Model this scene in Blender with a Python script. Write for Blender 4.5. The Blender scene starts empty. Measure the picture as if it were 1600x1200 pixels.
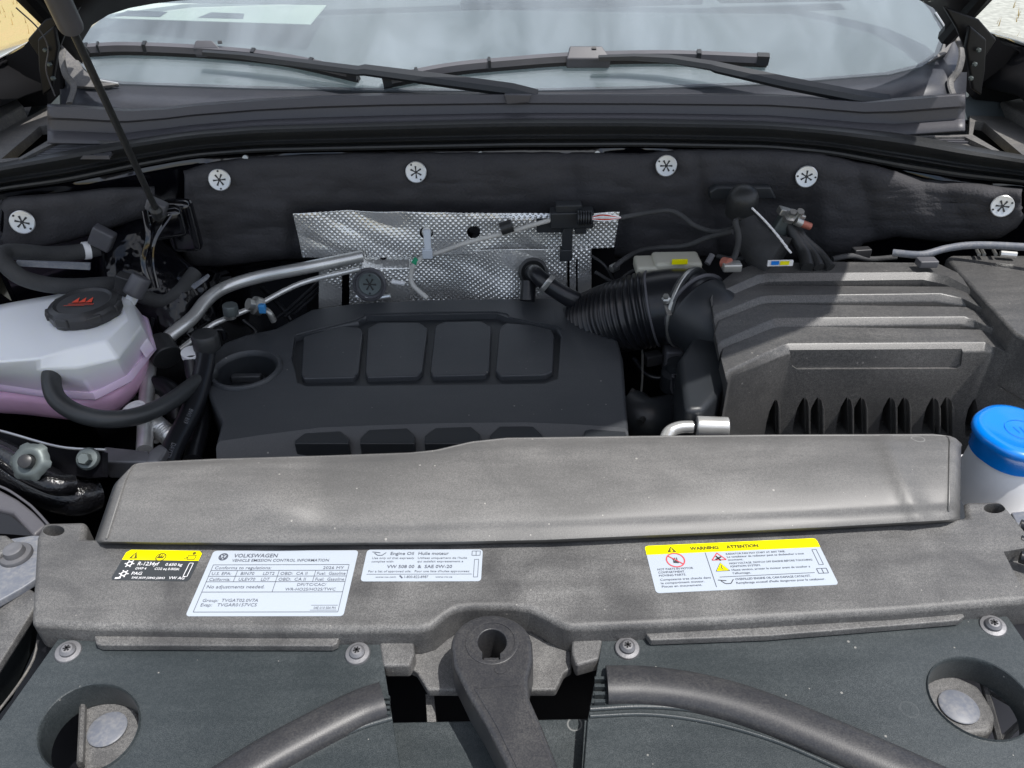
import bpy, bmesh, math, random
from mathutils import Vector, Matrix, Euler, noise
random.seed(7)
S = bpy.context.scene
COL = S.collection
V = Vector
# ---------------------------------------------------------------- camera
FPX = 1209.0
CAM = V((0, 0, 0.65))
ROT = Matrix.Rotation(math.radians(0.5), 3, 'Z') @ Matrix.Rotation(math.radians(55), 3, 'X') @ Matrix.Rotation(math.radians(-1.2), 3, 'Z')
cd = bpy.data.cameras.new('camera'); co = bpy.data.objects.new('camera', cd); COL.objects.link(co)
co.matrix_world = Matrix.Translation(CAM) @ ROT.to_4x4()
cd.sensor_width = 36; cd.lens = 36 * FPX / 1600; cd.clip_start = 0.02; cd.clip_end = 500
S.camera = co
# ---------------------------------------------------------------- light
SUND = V((0.355, -0.14, 1.0)).normalized()
EL = math.asin(SUND.z); RO = math.atan2(SUND.x, SUND.y)
W = bpy.data.worlds.new('World'); S.world = W; W.use_nodes = True
nt = W.node_tree; nt.nodes.clear()
wo = nt.nodes.new('ShaderNodeOutputWorld'); bg = nt.nodes.new('ShaderNodeBackground')
sk = nt.nodes.new('ShaderNodeTexSky'); sk.sky_type = 'NISHITA'; sk.sun_disc = False
sk.sun_elevation = EL; sk.sun_rotation = RO; sk.dust_density = 2.0
tc = nt.nodes.new('ShaderNodeTexCoord'); nz = nt.nodes.new('ShaderNodeTexNoise')
nz.inputs['Scale'].default_value = 2.2; nz.inputs['Detail'].default_value = 6
rp = nt.nodes.new('ShaderNodeValToRGB'); rp.color_ramp.elements[0].position = 0.40; rp.color_ramp.elements[1].position = 0.66
rp.color_ramp.elements[1].color = (0.85, 0.85, 0.85, 1)
mx = nt.nodes.new('ShaderNodeMix'); mx.data_type = 'RGBA'; mx.inputs[7].default_value = (7.5, 7.7, 8.0, 1)
nt.links.new(tc.outputs['Generated'], nz.inputs['Vector']); nt.links.new(nz.outputs['Fac'], rp.inputs['Fac'])
nt.links.new(rp.outputs['Color'], mx.inputs[0]); nt.links.new(sk.outputs['Color'], mx.inputs[6])
nt.links.new(mx.outputs[2], bg.inputs['Color']); bg.inputs['Strength'].default_value = 0.14
nt.links.new(bg.outputs[0], wo.inputs[0])
sd = bpy.data.lights.new('sun', 'SUN'); sd.energy = 4.1; sd.angle = math.radians(0.55); sd.color = (1, 0.97, 0.93)
so = bpy.data.objects.new('sun', sd); COL.objects.link(so)
so.matrix_world = Matrix.Translation((0, 0, 5)) @ SUND.to_track_quat('Z', 'Y').to_matrix().to_4x4()
S.view_settings.view_transform = 'Standard'; S.view_settings.look = 'None'
S.view_settings.exposure = 0.16; S.view_settings.gamma = 1
# ---------------------------------------------------------------- pixel -> place
def ray(px, py): return ROT @ V(((px - 800) / FPX, -(py - 600) / FPX, -1))
def P(px, py, z): d = ray(px, py); return CAM + d * ((z - CAM.z) / d.z)
def Q(px, py, y): d = ray(px, py); return CAM + d * (y / d.y)
def PL(px, py, p0, n):
    d = ray(px, py); return CAM + d * ((p0 - CAM).dot(n) / d.dot(n))
def UP(l, h=.01): return [p + V((0, 0, h)) for p in l]
def PP(l): return [P(*a) for a in l]
def O(l, z): return [P(a, b, z) for a, b in l]
def interp(tab, x):
    if x <= tab[0][0]: return tab[0][1] + (tab[1][1] - tab[0][1]) * (x - tab[0][0]) / (tab[1][0] - tab[0][0])
    for (a, b), (c, d) in zip(tab, tab[1:]):
        if x <= c: return b + (d - b) * (x - a) / (c - a)
    (a, b), (c, d) = tab[-2:]
    return d + (d - b) * (x - c) / (c - a)
def sint(tab, x):
    # smooth interpolation (moving average of the linear one)
    return sum(interp(tab, x + k * 12) for k in (-2, -1, 0, 1, 2)) / 5
def crom(pts, n=8):
    pts = [V(p) for p in pts]
    if len(pts) < 3: return [pts[0].lerp(pts[-1], i / n) for i in range(n + 1)]
    e = [pts[0] * 2 - pts[1]] + pts + [pts[-1] * 2 - pts[-2]]
    out = []
    for i in range(1, len(e) - 2):
        a, b, c, d = e[i - 1:i + 3]
        for k in range(n):
            t = k / n
            out.append(0.5 * ((2 * b) + (c - a) * t + (2 * a - 5 * b + 4 * c - d) * t * t + (3 * b - a - 3 * c + d) * t ** 3))
    out.append(pts[-1]); return out
# ---------------------------------------------------------------- materials
def rgb(c): return (c[0], c[1], c[2], 1)
def mat(name, col, rough=0.5, metal=0.0, dust=0.0, dcol=(0.32, 0.29, 0.25), grain=700, patch=9, bump=0.0, bscale=900,
        coat=0.0, spec=0.5, vary=0.0, bdist=0.0004, sub=0.0, speck=0.0, rings=0.0, zmix=None):
    m = bpy.data.materials.new(name); m.use_nodes = True; t = m.node_tree; N = t.nodes; L = t.links
    b = N['Principled BSDF']
    b.inputs['Roughness'].default_value = rough; b.inputs['Metallic'].default_value = metal
    b.inputs['Specular IOR Level'].default_value = spec
    if coat: b.inputs['Coat Weight'].default_value = coat; b.inputs['Coat Roughness'].default_value = 0.05
    tc = N.new('ShaderNodeTexCoord')
    def noi(sc, det=2, dist=0):
        n = N.new('ShaderNodeTexNoise'); n.inputs['Scale'].default_value = sc; n.inputs['Detail'].default_value = det
        n.inputs['Distortion'].default_value = dist
        L.new(tc.outputs['Object'], n.inputs['Vector']); return n.outputs['Fac']
    def ramp(inp, a, c, va=0, vc=1):
        r = N.new('ShaderNodeMapRange'); r.inputs[1].default_value = a; r.inputs[2].default_value = c
        r.inputs[3].default_value = va; r.inputs[4].default_value = vc; L.new(inp, r.inputs[0]); return r.outputs[0]
    def mul(a, b_):
        q = N.new('ShaderNodeMath'); q.operation = 'MULTIPLY'; L.new(a, q.inputs[0])
        if isinstance(b_, float): q.inputs[1].default_value = b_
        else: L.new(b_, q.inputs[1])
        return q.outputs[0]
    def mixc(f, ca, cb):
        q = N.new('ShaderNodeMix'); q.data_type = 'RGBA'; L.new(f, q.inputs[0])
        for i, c in ((6, ca), (7, cb)):
            if isinstance(c, tuple): q.inputs[i].default_value = rgb(c)
            else: L.new(c, q.inputs[i])
        return q.outputs[2]
    cur = tuple(col)
    if vary:
        cur = mixc(ramp(noi(14, 4), .3, .7), tuple(c * (1 - vary) for c in col), tuple(min(1, c * (1 + vary)) for c in col))
    if dust:
        g = ramp(noi(grain, 2), .40, .66); g2 = ramp(noi(grain * .35, 3), .40, .68)
        big = ramp(noi(patch, 5, .6), .30, .68, .35, 1.0)
        mp = N.new('ShaderNodeMapping'); mp.inputs['Scale'].default_value = (9, 60, 30); mp.inputs['Rotation'].default_value = (0, 0, .35)
        L.new(tc.outputs['Object'], mp.inputs['Vector']); ns = N.new('ShaderNodeTexNoise'); ns.inputs['Scale'].default_value = 1; ns.inputs['Detail'].default_value = 4
        L.new(mp.outputs[0], ns.inputs['Vector']); big = mul(big, ramp(ns.outputs['Fac'], .3, .7, .72, 1.15))
        add = N.new('ShaderNodeMath'); add.operation = 'ADD'; L.new(mul(g, .62), add.inputs[0]); L.new(mul(g2, .3), add.inputs[1])
        f = mul(mul(add.outputs[0], big), float(dust))
        mx2 = N.new('ShaderNodeMath'); mx2.operation = 'ADD'; mx2.use_clamp = True
        L.new(f, mx2.inputs[0]); L.new(mul(big, dust * .28), mx2.inputs[1])
        cur = mixc(mx2.outputs[0], cur, dcol)
        rr = ramp(mx2.outputs[0], 0, 1, rough, min(1, rough + .35)); L.new(rr, b.inputs['Roughness'])
    if speck:
        vo = N.new('ShaderNodeTexVoronoi'); vo.inputs['Scale'].default_value = 75; L.new(tc.outputs['Object'], vo.inputs['Vector'])
        sz = ramp(noi(40, 1), .45, .75, .0, .13)
        lt = N.new('ShaderNodeMath'); lt.operation = 'LESS_THAN'; L.new(vo.outputs['Distance'], lt.inputs[0]); L.new(sz, lt.inputs[1])
        cur = mixc(mul(lt.outputs[0], float(speck)), cur, (.5, .48, .44))
    if rings:
        vo = N.new('ShaderNodeTexVoronoi'); vo.inputs['Scale'].default_value = 16; vo.inputs['Randomness'].default_value = 1.0
        L.new(tc.outputs['Object'], vo.inputs['Vector'])
        sp = N.new('ShaderNodeSeparateColor'); L.new(vo.outputs['Color'], sp.inputs[0])
        rad = ramp(sp.outputs[0], 0, 1, .02, .16)
        d1 = N.new('ShaderNodeMath'); d1.operation = 'SUBTRACT'; L.new(vo.outputs['Distance'], d1.inputs[0]); L.new(rad, d1.inputs[1])
        d2 = N.new('ShaderNodeMath'); d2.operation = 'ABSOLUTE'; L.new(d1.outputs[0], d2.inputs[0])
        k1 = ramp(d2.outputs[0], .004, .014, 1, 0); k2 = ramp(sp.outputs[1], .70, .74, 0, 1)
        cur = mixc(mul(mul(k1, k2), float(rings)), cur, (.34, .34, .33))
    if zmix:
        sx = N.new('ShaderNodeSeparateXYZ'); L.new(tc.outputs['Object'], sx.inputs[0])
        cur = mixc(ramp(sx.outputs[2], zmix[0], zmix[1]), zmix[2], cur)
    if isinstance(cur, tuple): b.inputs['Base Color'].default_value = rgb(cur)
    else: L.new(cur, b.inputs['Base Color'])
    if bump:
        bp = N.new('ShaderNodeBump'); bp.inputs['Strength'].default_value = bump; bp.inputs['Distance'].default_value = bdist
        L.new(noi(bscale, 3), bp.inputs['Height']); L.new(bp.outputs[0], b.inputs['Normal'])
    if sub:
        b.inputs['Subsurface Weight'].default_value = sub; b.inputs['Subsurface Radius'].default_value = (.02, .02, .025)
    return m
M = {}
M['carrier'] = mat('dusty grey plastic', (.040, .040, .042), .40, dust=.72, dcol=(.29, .285, .275), grain=950, patch=15, bump=.7, bscale=1000, speck=.35)
M['duct'] = mat('dusty smooth plastic', (.070, .070, .070), .38, dust=.72, dcol=(.29, .282, .27), grain=1300, patch=6, bump=.15, bscale=1200, speck=.5, rings=.5)
M['plate'] = mat('dark grey plastic cover', (.016, .022, .025), .32, dust=.34, dcol=(.20, .22, .225), grain=1000, patch=4, bump=.35, bscale=800, speck=.4, rings=.5)
M['arm'] = mat('charcoal plastic arm', (.022, .023, .028), .36, dust=.22, dcol=(.22, .21, .19), grain=600, patch=20, bump=.2)
M['cover'] = mat('matt black engine plastic', (.036, .040, .046), .38, dust=.14, dcol=(.2, .2, .2), grain=900, patch=8, bump=.35, bscale=1400, speck=.35)
M['coverdark'] = mat('black engine plastic', (.022, .025, .029), .40, bump=.3, bscale=1400)  # colour of black parts; also paints shade into the engine cover
M['airbox'] = mat('dusty black airbox plastic', (.034, .035, .037), .30, dust=.46, dcol=(.28, .27, .255), grain=700, patch=5, bump=.3, bscale=1200, speck=.3)
M['rubber'] = mat('black rubber', (.018, .020, .022), .42, dust=.06, grain=300, bump=.1, bscale=400)
M['rubbergrey'] = mat('worn grey rubber', (.035, .038, .040), .4, vary=.3, bump=.15, bscale=300)
M['hose'] = mat('glossy black hose', (.012, .013, .016), .3, bump=.05)
M['clip'] = mat('bright zinc clip', (.66, .67, .68), .30, .6, bump=.4, bscale=150, vary=.12)
M['tape'] = mat('cloth tape wrap', (.045, .046, .048), .75, vary=.4, bump=.8, bscale=260, bdist=.001)
M['felt'] = mat('black felt insulation', (.046, .046, .052), .75, dust=.16, dcol=(.16, .15, .14), grain=700, bump=1.0, bscale=230, bdist=.0016, spec=.3)
M['paint'] = mat('glossy black paint', (.003, .003, .005), .12, coat=.8, bump=.12, bscale=55, bdist=.001)
M['rail'] = mat('orange peel black paint', (.004, .004, .005), .22, coat=.5, bump=1.0, bscale=260, bdist=.0012)
M['void'] = mat('dull black cavity', (.008, .008, .009), .85, spec=.1)
M['crumple'] = mat('wavy glossy black sealer', (.004, .004, .006), .12, spec=.45, bump=1.0, bscale=13, bdist=.012)
M['paintflat'] = mat('black body sheet metal', (.006, .006, .008), .3)
M['cowl'] = mat('grey cowl plastic', (.085, .083, .094), .42, dust=.12, dcol=(.2, .2, .2), grain=400, bump=.1)
M['ledge'] = mat('dusty cowl end plastic', (.075, .075, .08), .5, dust=.5, dcol=(.34, .32, .28), grain=400, patch=12, bump=.3)
M['alu'] = mat('brushed aluminium', (.72, .72, .70), .30, .65, vary=.18, bump=.15, bscale=120)
M['steel'] = mat('zinc steel', (.42, .42, .40), .34, .75, vary=.3, bump=.3, bscale=200)
M['zinc'] = mat('matt zinc flake', (.12, .14, .14), .5, .6, vary=.2, bump=.3, bscale=300)
M['cast'] = mat('cast grey metal', (.20, .20, .21), .5, .6, vary=.3, bump=.5, bscale=300)
M['foil'] = mat('aluminium foil', (.92, .92, .90), .26, .72, bump=.2, bscale=90, bdist=.002)
M['tank'] = mat('milky tank plastic', (.90, .93, .98), .26, bump=.05, sub=.6, zmix=(.012, .058, (.84, .66, .84)))
M['pink'] = mat('pink coolant in tank', (.90, .56, .76), .28, vary=.12, sub=.35)
M['cap'] = mat('black cap plastic', (.028, .028, .030), .38, bump=.1, vary=.2)
M['white'] = mat('white plastic', (.84, .84, .85), .4, vary=.06)
M['sticker'] = mat('white sticker', (.45, .50, .56), .35)
M['yellow'] = mat('yellow print', (.90, .82, .0), .35)
M['stickerdark'] = mat('dark sticker', (.045, .05, .055), .35)
M['ink'] = mat('grey ink', (.09, .10, .13), .5)
M['inkdark'] = mat('dark ink', (.05, .05, .06), .5)
M['olive'] = mat('olive ink on yellow', (.12, .10, .01), .5)
M['redink'] = mat('red ink', (.62, .07, .09), .5)
M['redprint'] = mat('red cap print', (.75, .06, .02), .5)
M['whiteink'] = mat('white ink', (.8, .8, .82), .5)
M['blue'] = mat('blue cap plastic', (.0, .20, .72), .25, coat=.4, bump=.03)
M['cable'] = mat('grey white cable', (.55, .54, .51), .5, vary=.1)
M['green'] = mat('green tag', (.0, .30, .14), .5)
M['clearplastic'] = mat('translucent clip', (.55, .60, .66), .3)
M['fluid'] = mat('cream reservoir plastic', (.50, .49, .41), .4)
M['copper'] = mat('copper red', (.42, .14, .10), .45, .3)
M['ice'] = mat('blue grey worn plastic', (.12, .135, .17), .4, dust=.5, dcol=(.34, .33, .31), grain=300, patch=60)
M['dash'] = mat('dashboard plastic', (.10, .12, .13), .7, bump=.3, bscale=500)
M['paper'] = mat('printed paper', (.80, .86, .78), .6)
M['hoodin'] = mat('black hood inside', (.004, .004, .005), .45, spec=.3, bump=.1, bscale=40)
M['frit'] = mat('black glass border', (.035, .038, .048), .35, dust=.1, dcol=(.3, .3, .3), grain=500)
M['wire'] = mat('thin black wire', (.02, .02, .022), .5)
M['grey'] = mat('mid grey plastic', (.09, .09, .10), .42, vary=.15, bump=.1)
# windscreen glass: clear pane with road dust, its colour tinted blue for the sky
def glassmat():
    m = bpy.data.materials.new('dusty glass'); m.use_nodes = True; t = m.node_tree; N = t.nodes; L = t.links; N.clear()
    o = N.new('ShaderNodeOutputMaterial'); tr = N.new('ShaderNodeBsdfTransparent'); tr.inputs[0].default_value = (.86, .90, .89, 1)
    gl = N.new('ShaderNodeBsdfGlossy'); gl.inputs['Roughness'].default_value = .03
    lw = N.new('ShaderNodeLayerWeight'); lw.inputs[0].default_value = .5
    pw = N.new('ShaderNodeMath'); pw.operation = 'POWER'; pw.inputs[1].default_value = 4.0; L.new(lw.outputs['Facing'], pw.inputs[0])
    fr = N.new('ShaderNodeMapRange'); fr.inputs[3].default_value = .055; fr.inputs[4].default_value = 1.0; L.new(pw.outputs[0], fr.inputs[0])
    m1 = N.new('ShaderNodeMixShader'); L.new(fr.outputs[0], m1.inputs[0]); L.new(tr.outputs[0], m1.inputs[1]); L.new(gl.outputs[0], m1.inputs[2])
    df = N.new('ShaderNodeBsdfDiffuse'); df.inputs[0].default_value = (.49, .55, .61, 1)
    tc = N.new('ShaderNodeTexCoord'); n1 = N.new('ShaderNodeTexNoise'); n1.inputs['Scale'].default_value = 320; n1.inputs['Detail'].default_value = 2
    n2 = N.new('ShaderNodeTexNoise'); n2.inputs['Scale'].default_value = 1.0; n2.inputs['Detail'].default_value = 7; n2.inputs['Distortion'].default_value = .8
    L.new(tc.outputs['Object'], n1.inputs['Vector']); mpg = N.new('ShaderNodeMapping'); mpg.inputs['Scale'].default_value = (9, 3.5, 3.5); L.new(tc.outputs['Object'], mpg.inputs['Vector']); L.new(mpg.outputs[0], n2.inputs['Vector'])
    a = N.new('ShaderNodeMapRange'); a.inputs[1].default_value = .66; a.inputs[2].default_value = .74; a.inputs[3].default_value = 0; a.inputs[4].default_value = .6
    b = N.new('ShaderNodeMapRange'); b.inputs[1].default_value = .3; b.inputs[2].default_value = .7; b.inputs[3].default_value = .12; b.inputs[4].default_value = .28
    vo = N.new('ShaderNodeTexVoronoi'); vo.inputs['Scale'].default_value = 110; L.new(tc.outputs['Object'], vo.inputs['Vector'])
    spc = N.new('ShaderNodeSeparateColor'); L.new(vo.outputs['Color'], spc.inputs[0])
    a.inputs[1].default_value = .13; a.inputs[2].default_value = .05; a.inputs[4].default_value = .45
    am_ = N.new('ShaderNodeMath'); am_.operation = 'MULTIPLY'; L.new(a.outputs[0], am_.inputs[0]); L.new(spc.outputs[0], am_.inputs[1])
    L.new(vo.outputs['Distance'], a.inputs[0]); L.new(n2.outputs['Fac'], b.inputs[0])
    ad = N.new('ShaderNodeMath'); ad.operation = 'ADD'; ad.use_clamp = True; L.new(am_.outputs[0], ad.inputs[0]); L.new(b.outputs[0], ad.inputs[1])
    m2 = N.new('ShaderNodeMixShader'); L.new(ad.outputs[0], m2.inputs[0]); L.new(m1.outputs[0], m2.inputs[1]); L.new(df.outputs[0], m2.inputs[2])
    L.new(m2.outputs[0], o.inputs[0]); return m
M['glass'] = glassmat()
def grassmat():
    m = mat('dry grass ground', (.42, .30, .14), .9, dust=.5, dcol=(.30, .34, .12), grain=30, patch=1.2, bump=.6, bscale=20, bdist=.02)
    return m
M['ground'] = grassmat()
# ---------------------------------------------------------------- mesh builder
class MB:
    def __init__(s): s.b = bmesh.new()
    def face(s, pts):
        vs = [s.b.verts.new(p) for p in pts]; s.b.faces.new(vs); return s
    def prism(s, top, vec):
        vec = V(vec); a = [s.b.verts.new(V(p)) for p in top]; c = [s.b.verts.new(V(p) + vec) for p in top]
        s.b.faces.new(a); s.b.faces.new(c[::-1]); n = len(a)
        for i in range(n): s.b.faces.new((a[i], c[i], c[(i + 1) % n], a[(i + 1) % n]))
        return s
    def rings(s, rs, cap0=True, cap1=True, close=True):
        vs = [[s.b.verts.new(p) for p in r] for r in rs]; n = len(vs[0])
        for a, c in zip(vs, vs[1:]):
            for i in range(n if close else n - 1):
                s.b.faces.new((a[i], a[(i + 1) % n], c[(i + 1) % n], c[i]))
        if cap0 and close: s.b.faces.new(vs[0][::-1])
        if cap1 and close: s.b.faces.new(vs[-1])
        return s
    def grid(s, rows): return s.rings(rows, False, False, False)
    def tube(s, pts, r, n=12, sub=6, rf=None, smooth=True, caps=True, flat=1.0):
        pts = crom(pts, sub) if smooth else [V(p) for p in pts]
        t0 = (pts[1] - pts[0]).normalized(); u = t0.orthogonal().normalized()
        if flat != 1.0: u = V((0, 0, 1)); u = (u - t0 * u.dot(t0)).normalized()
        rs = []; m = len(pts)
        for i, p in enumerate(pts):
            t = (pts[min(i + 1, m - 1)] - pts[max(i - 1, 0)]).normalized()
            u = (u - t * u.dot(t)).normalized(); w = t.cross(u)
            rr = rf(i / (m - 1)) if rf else r
            rs.append([p + u * math.cos(k * math.tau / n) * rr * flat + w * math.sin(k * math.tau / n) * rr for k in range(n)])
        return s.rings(rs, caps, caps)
    def lathe(s, prof, o, ax=(0, 0, 1), n=28, cap0=True, cap1=True, lobes=None):
        ax = V(ax).normalized(); u = ax.orthogonal().normalized(); w = ax.cross(u); o = V(o)
        rs = []
        for r, h in prof:
            q = []
            for k in range(n):
                a = k * math.tau / n; f = lobes(a, r) if lobes else 1
                q.append(o + ax * h + (u * math.cos(a) + w * math.sin(a)) * max(r, 1e-5) * f)
            rs.append(q)
        return s.rings(rs, cap0, cap1)
    def box(s, c, size, rot=None):
        m = Matrix.Translation(V(c)) @ (rot.to_4x4() if rot else Matrix.Identity(4)) @ Matrix.Diagonal((*size, 1))
        bmesh.ops.create_cube(s.b, size=1, matrix=m); return s
    def build(s, name, m, parent=None, bev=0, seg=2, sub=0, sharp=38, solid=0, flat=False):
        b = s.b
        bmesh.ops.recalc_face_normals(b, faces=b.faces[:]) if not flat else None
        b.normal_update()
        for f in b.faces: f.smooth = not flat
        if not sub:
            for e in b.edges:
                if len(e.link_faces) == 2 and e.calc_face_angle(0) > math.radians(sharp): e.smooth = False
        me = bpy.data.meshes.new(name); b.to_mesh(me); b.free()
        o = bpy.data.objects.new(name, me); COL.objects.link(o)
        if m: me.materials.append(m if not isinstance(m, str) else M[m])
        attach(o, parent)
        if solid:
            q = o.modifiers.new('solid', 'SOLIDIFY'); q.thickness = solid; q.offset = -1
        if sub: q = o.modifiers.new('sub', 'SUBSURF'); q.levels = sub; q.render_levels = sub
        if bev: bevel(o, bev, seg)
        return o
def bevel(o, w, seg=2):
    q = o.modifiers.new('bevel', 'BEVEL'); q.width = w; q.segments = seg; q.limit_method = 'ANGLE'; q.angle_limit = math.radians(32)
    q.miter_outer = 'MITER_ARC'
    for e in o.data.edges: e.use_edge_sharp = False
    q = o.modifiers.new('wn', 'WEIGHTED_NORMAL'); q.keep_sharp = False; q.weight = 80
def attach(o, parent):
    if parent is not None:
        o.parent = parent
        if parent.type == 'EMPTY': o.location = -parent.location
def thing(name, label, cat, loc, group=None):
    o = bpy.data.objects.new(name, None); COL.objects.link(o); o.location = loc; o.empty_display_size = .02
    o['label'] = label; o['category'] = cat
    if group: o['group'] = group
    return o
def tag(o, label, cat, group=None):
    o['label'] = label; o['category'] = cat
    if group: o['group'] = group
    return o
def struct(o): o['kind'] = 'structure'; return o
def cut(o, cutters, bev=0, seg=2, pre=0, pseg=3):
    bpy.context.view_layer.update()
    if pre:
        for e in o.data.edges: e.use_edge_sharp = False
        q = o.modifiers.new('pb', 'BEVEL'); q.width = pre; q.segments = pseg; q.limit_method = 'ANGLE'; q.angle_limit = math.radians(32)
    tmp = []
    for mb in cutters:
        c = mb.build('tmp', None); tmp.append(c)
        q = o.modifiers.new('b', 'BOOLEAN'); q.operation = 'DIFFERENCE'; q.solver = 'EXACT'; q.object = c
    bpy.context.view_layer.update()
    dg = bpy.context.evaluated_depsgraph_get()
    me = bpy.data.meshes.new_from_object(o.evaluated_get(dg))
    o.modifiers.clear(); old = o.data; o.data = me
    for c in tmp:
        d = c.data; bpy.data.objects.remove(c); bpy.data.meshes.remove(d)
    for p in me.polygons: p.use_smooth = True
    if bev: bevel(o, bev, seg)
    else:
        b = bmesh.new(); b.from_mesh(me)
        for e in b.edges: e.smooth = not (len(e.link_faces) == 2 and e.calc_face_angle(0) > math.radians(35))
        b.to_mesh(me); b.free()
    return o
def copyobj(o, name=None, parent=None, mw=None):
    c = o.copy(); COL.objects.link(c)
    return c
# flat prints -------------------------------------------------------------
class Print:
    """collects letters, strokes and boxes on a flat sheet with origin o and axes u, v (metres)"""
    def __init__(s, o, u, v): s.o = V(o); s.u = V(u); s.v = V(v); s.n = s.u.cross(s.v).normalized(); s.sets = {}
    def bm(s, k): return s.sets.setdefault(k, bmesh.new())
    def pt(s, x, y, h=0): return s.o + s.u * x + s.v * y + s.n * h
    def poly(s, pts, k='ink', h=.0004):
        b = s.bm(k); b.faces.new([b.verts.new(s.pt(x, y, h)) for x, y in pts])
    def rect(s, x0, y0, x1, y1, k='ink', h=.0004): s.poly([(x0, y0), (x1, y0), (x1, y1), (x0, y1)], k, h)
    def line(s, x0, y0, x1, y1, w=.0005, k='ink', h=.0004):
        d = V((x1 - x0, y1 - y0)); d.normalize(); q = V((-d.y, d.x)) * w / 2
        s.poly([(x0 + q.x, y0 + q.y), (x0 - q.x, y0 - q.y), (x1 - q.x, y1 - q.y), (x1 + q.x, y1 + q.y)], k, h)
    def ring(s, x, y, r, w, k='ink', h=.0004, a0=0, a1=math.tau, n=28, sy=1.0):
        b = s.bm(k)
        for i in range(n):
            a = a0 + (a1 - a0) * i / n; c = a0 + (a1 - a0) * (i + 1) / n
            b.faces.new([b.verts.new(s.pt(x + math.cos(t) * rr, y + math.sin(t) * rr * sy, h)) for t, rr in ((a, r), (c, r), (c, r - w), (a, r - w))])
    def text(s, txt, x, y, size, width=None, k='ink', h=.0004, bold=.0, shear=0.0):
        cu = bpy.data.curves.new('t', 'FONT'); cu.body = txt; cu.size = 1; cu.fill_mode = 'FRONT'; cu.offset = bold; cu.resolution_u = 2; cu.shear = shear
        o = bpy.data.objects.new('t', cu); COL.objects.link(o); bpy.context.view_layer.update()
        me = bpy.data.meshes.new_from_object(o.evaluated_get(bpy.context.evaluated_depsgraph_get()))
        xs = [v.co.x for v in me.vertices] or [0, 1]
        sx = size if width is None else width / (max(xs) - min(xs)); x0 = min(xs)
        for v in me.vertices: v.co = s.pt(x + (v.co.x - x0) * sx, y + v.co.y * size, h)
        s.bm(k).from_mesh(me); bpy.data.objects.remove(o); bpy.data.curves.remove(cu); bpy.data.meshes.remove(me)
    def build(s, parent, names):
        for k, b in s.sets.items():
            b.normal_update()
            for f in b.faces:
                if f.normal.dot(s.n) < 0: f.normal_flip()
            me = bpy.data.meshes.new('p'); b.to_mesh(me); b.free(); me.materials.append(M[k])
            o = bpy.data.objects.new(names.get(k, 'lettering'), me); COL.objects.link(o); attach(o, parent)
def roundrect(W_, H_, r, n=5):
    pts = []
    for cx, cy, a0 in ((W_ - r, r, -math.pi / 2), (W_ - r, H_ - r, 0), (r, H_ - r, math.pi / 2), (r, r, math.pi)):
        for i in range(n + 1):
            a = a0 + math.pi / 2 * i / n; pts.append((cx + math.cos(a) * r, cy + math.sin(a) * r))
    return pts
# =============================================================== SETTING
g = MB().face([(-80, -40, -1.0), (80, -40, -1.0), (80, 120, -1.0), (-80, 120, -1.0)]).build('ground', 'ground'); struct(g)
pv = MB().face([(2.4, -40, -.992), (80, -40, -.992), (80, 120, -.992), (2.4, 120, -.992)]).build('pavement', mat('pale concrete', (.36, .37, .33), .8, vary=.3, dust=.2)); struct(pv)
def tuft(mb, x, y, z0):
    for k in range(3):
        a = random.random() * 6.28; h = random.uniform(.04, .11); w = .006
        d = V((math.cos(a), math.sin(a), 0)); t = V((random.uniform(-.03, .03), random.uniform(-.03, .03), h)); p = V((x, y, z0))
        mb.face([p - d * w, p + d * w, p + t])
gr = MB()
for i in range(5000):
    s_ = random.choice((-1, 1)); tuft(gr, s_ * random.uniform(1.6, 16), random.uniform(1.5, 18), -1.0)
o = gr.build('grass', mat('dry grass blades', (.55, .42, .20), .8, vary=.3), flat=True); o['kind'] = 'stuff'

# =============================================================== CAR BODY
body = thing('car_body', 'glossy black painted car body shell around the open engine bay', 'car body', V((0, 1.4, -.3)))
YF = [(-40, 1.17), (35, 1.20), (200, 1.27), (343, 1.34), (650, 1.37), (1041, 1.37), (1260, 1.35), (1400, 1.31), (1566, 1.24), (1660, 1.18)]
def yf(px): return sint(YF, px)
# firewall sheet metal, glossy, behind the insulation and visible as a thin lip beneath the rubber seal
SEALT = [(-60, 268), (0, 255), (100, 236), (200, 219), (300, 205), (400, 197), (600, 191), (800, 186), (1000, 186), (1200, 190), (1300, 198), (1400, 208), (1450, 216), (1500, 226), (1600, 243), (1680, 256)]
SEALB = [(-60, 310), (0, 299), (100, 286), (212, 262), (300, 246), (400, 238), (600, 234), (800, 230), (1000, 229), (1200, 233), (1300, 242), (1400, 262), (1500, 278), (1600, 288), (1680, 300)]
xs = list(range(-60, 1681, 12))
def sealrow(v, off, dpy=0):
    return [Q(x, sint(SEALT, x) * (1 - v) + sint(SEALB, x) * v + dpy, yf(x) + off) for x in xs]
rows = [sealrow(1, .012), sealrow(1.0, .010, 3), [p + V((0, -.009 + .006 * noise.noise(V((p.x * 7, 0, 4))), 0)) for p in sealrow(1.0, .016, 8)], sealrow(1.0, .004, 14)]
low = [[V((p.x, p.y + .02, z)) for p in rows[-1]] for z in (.12, 0, -.2, -.45)]
MB().grid(rows + low).build('firewall', 'paint', body, solid=.003)
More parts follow.
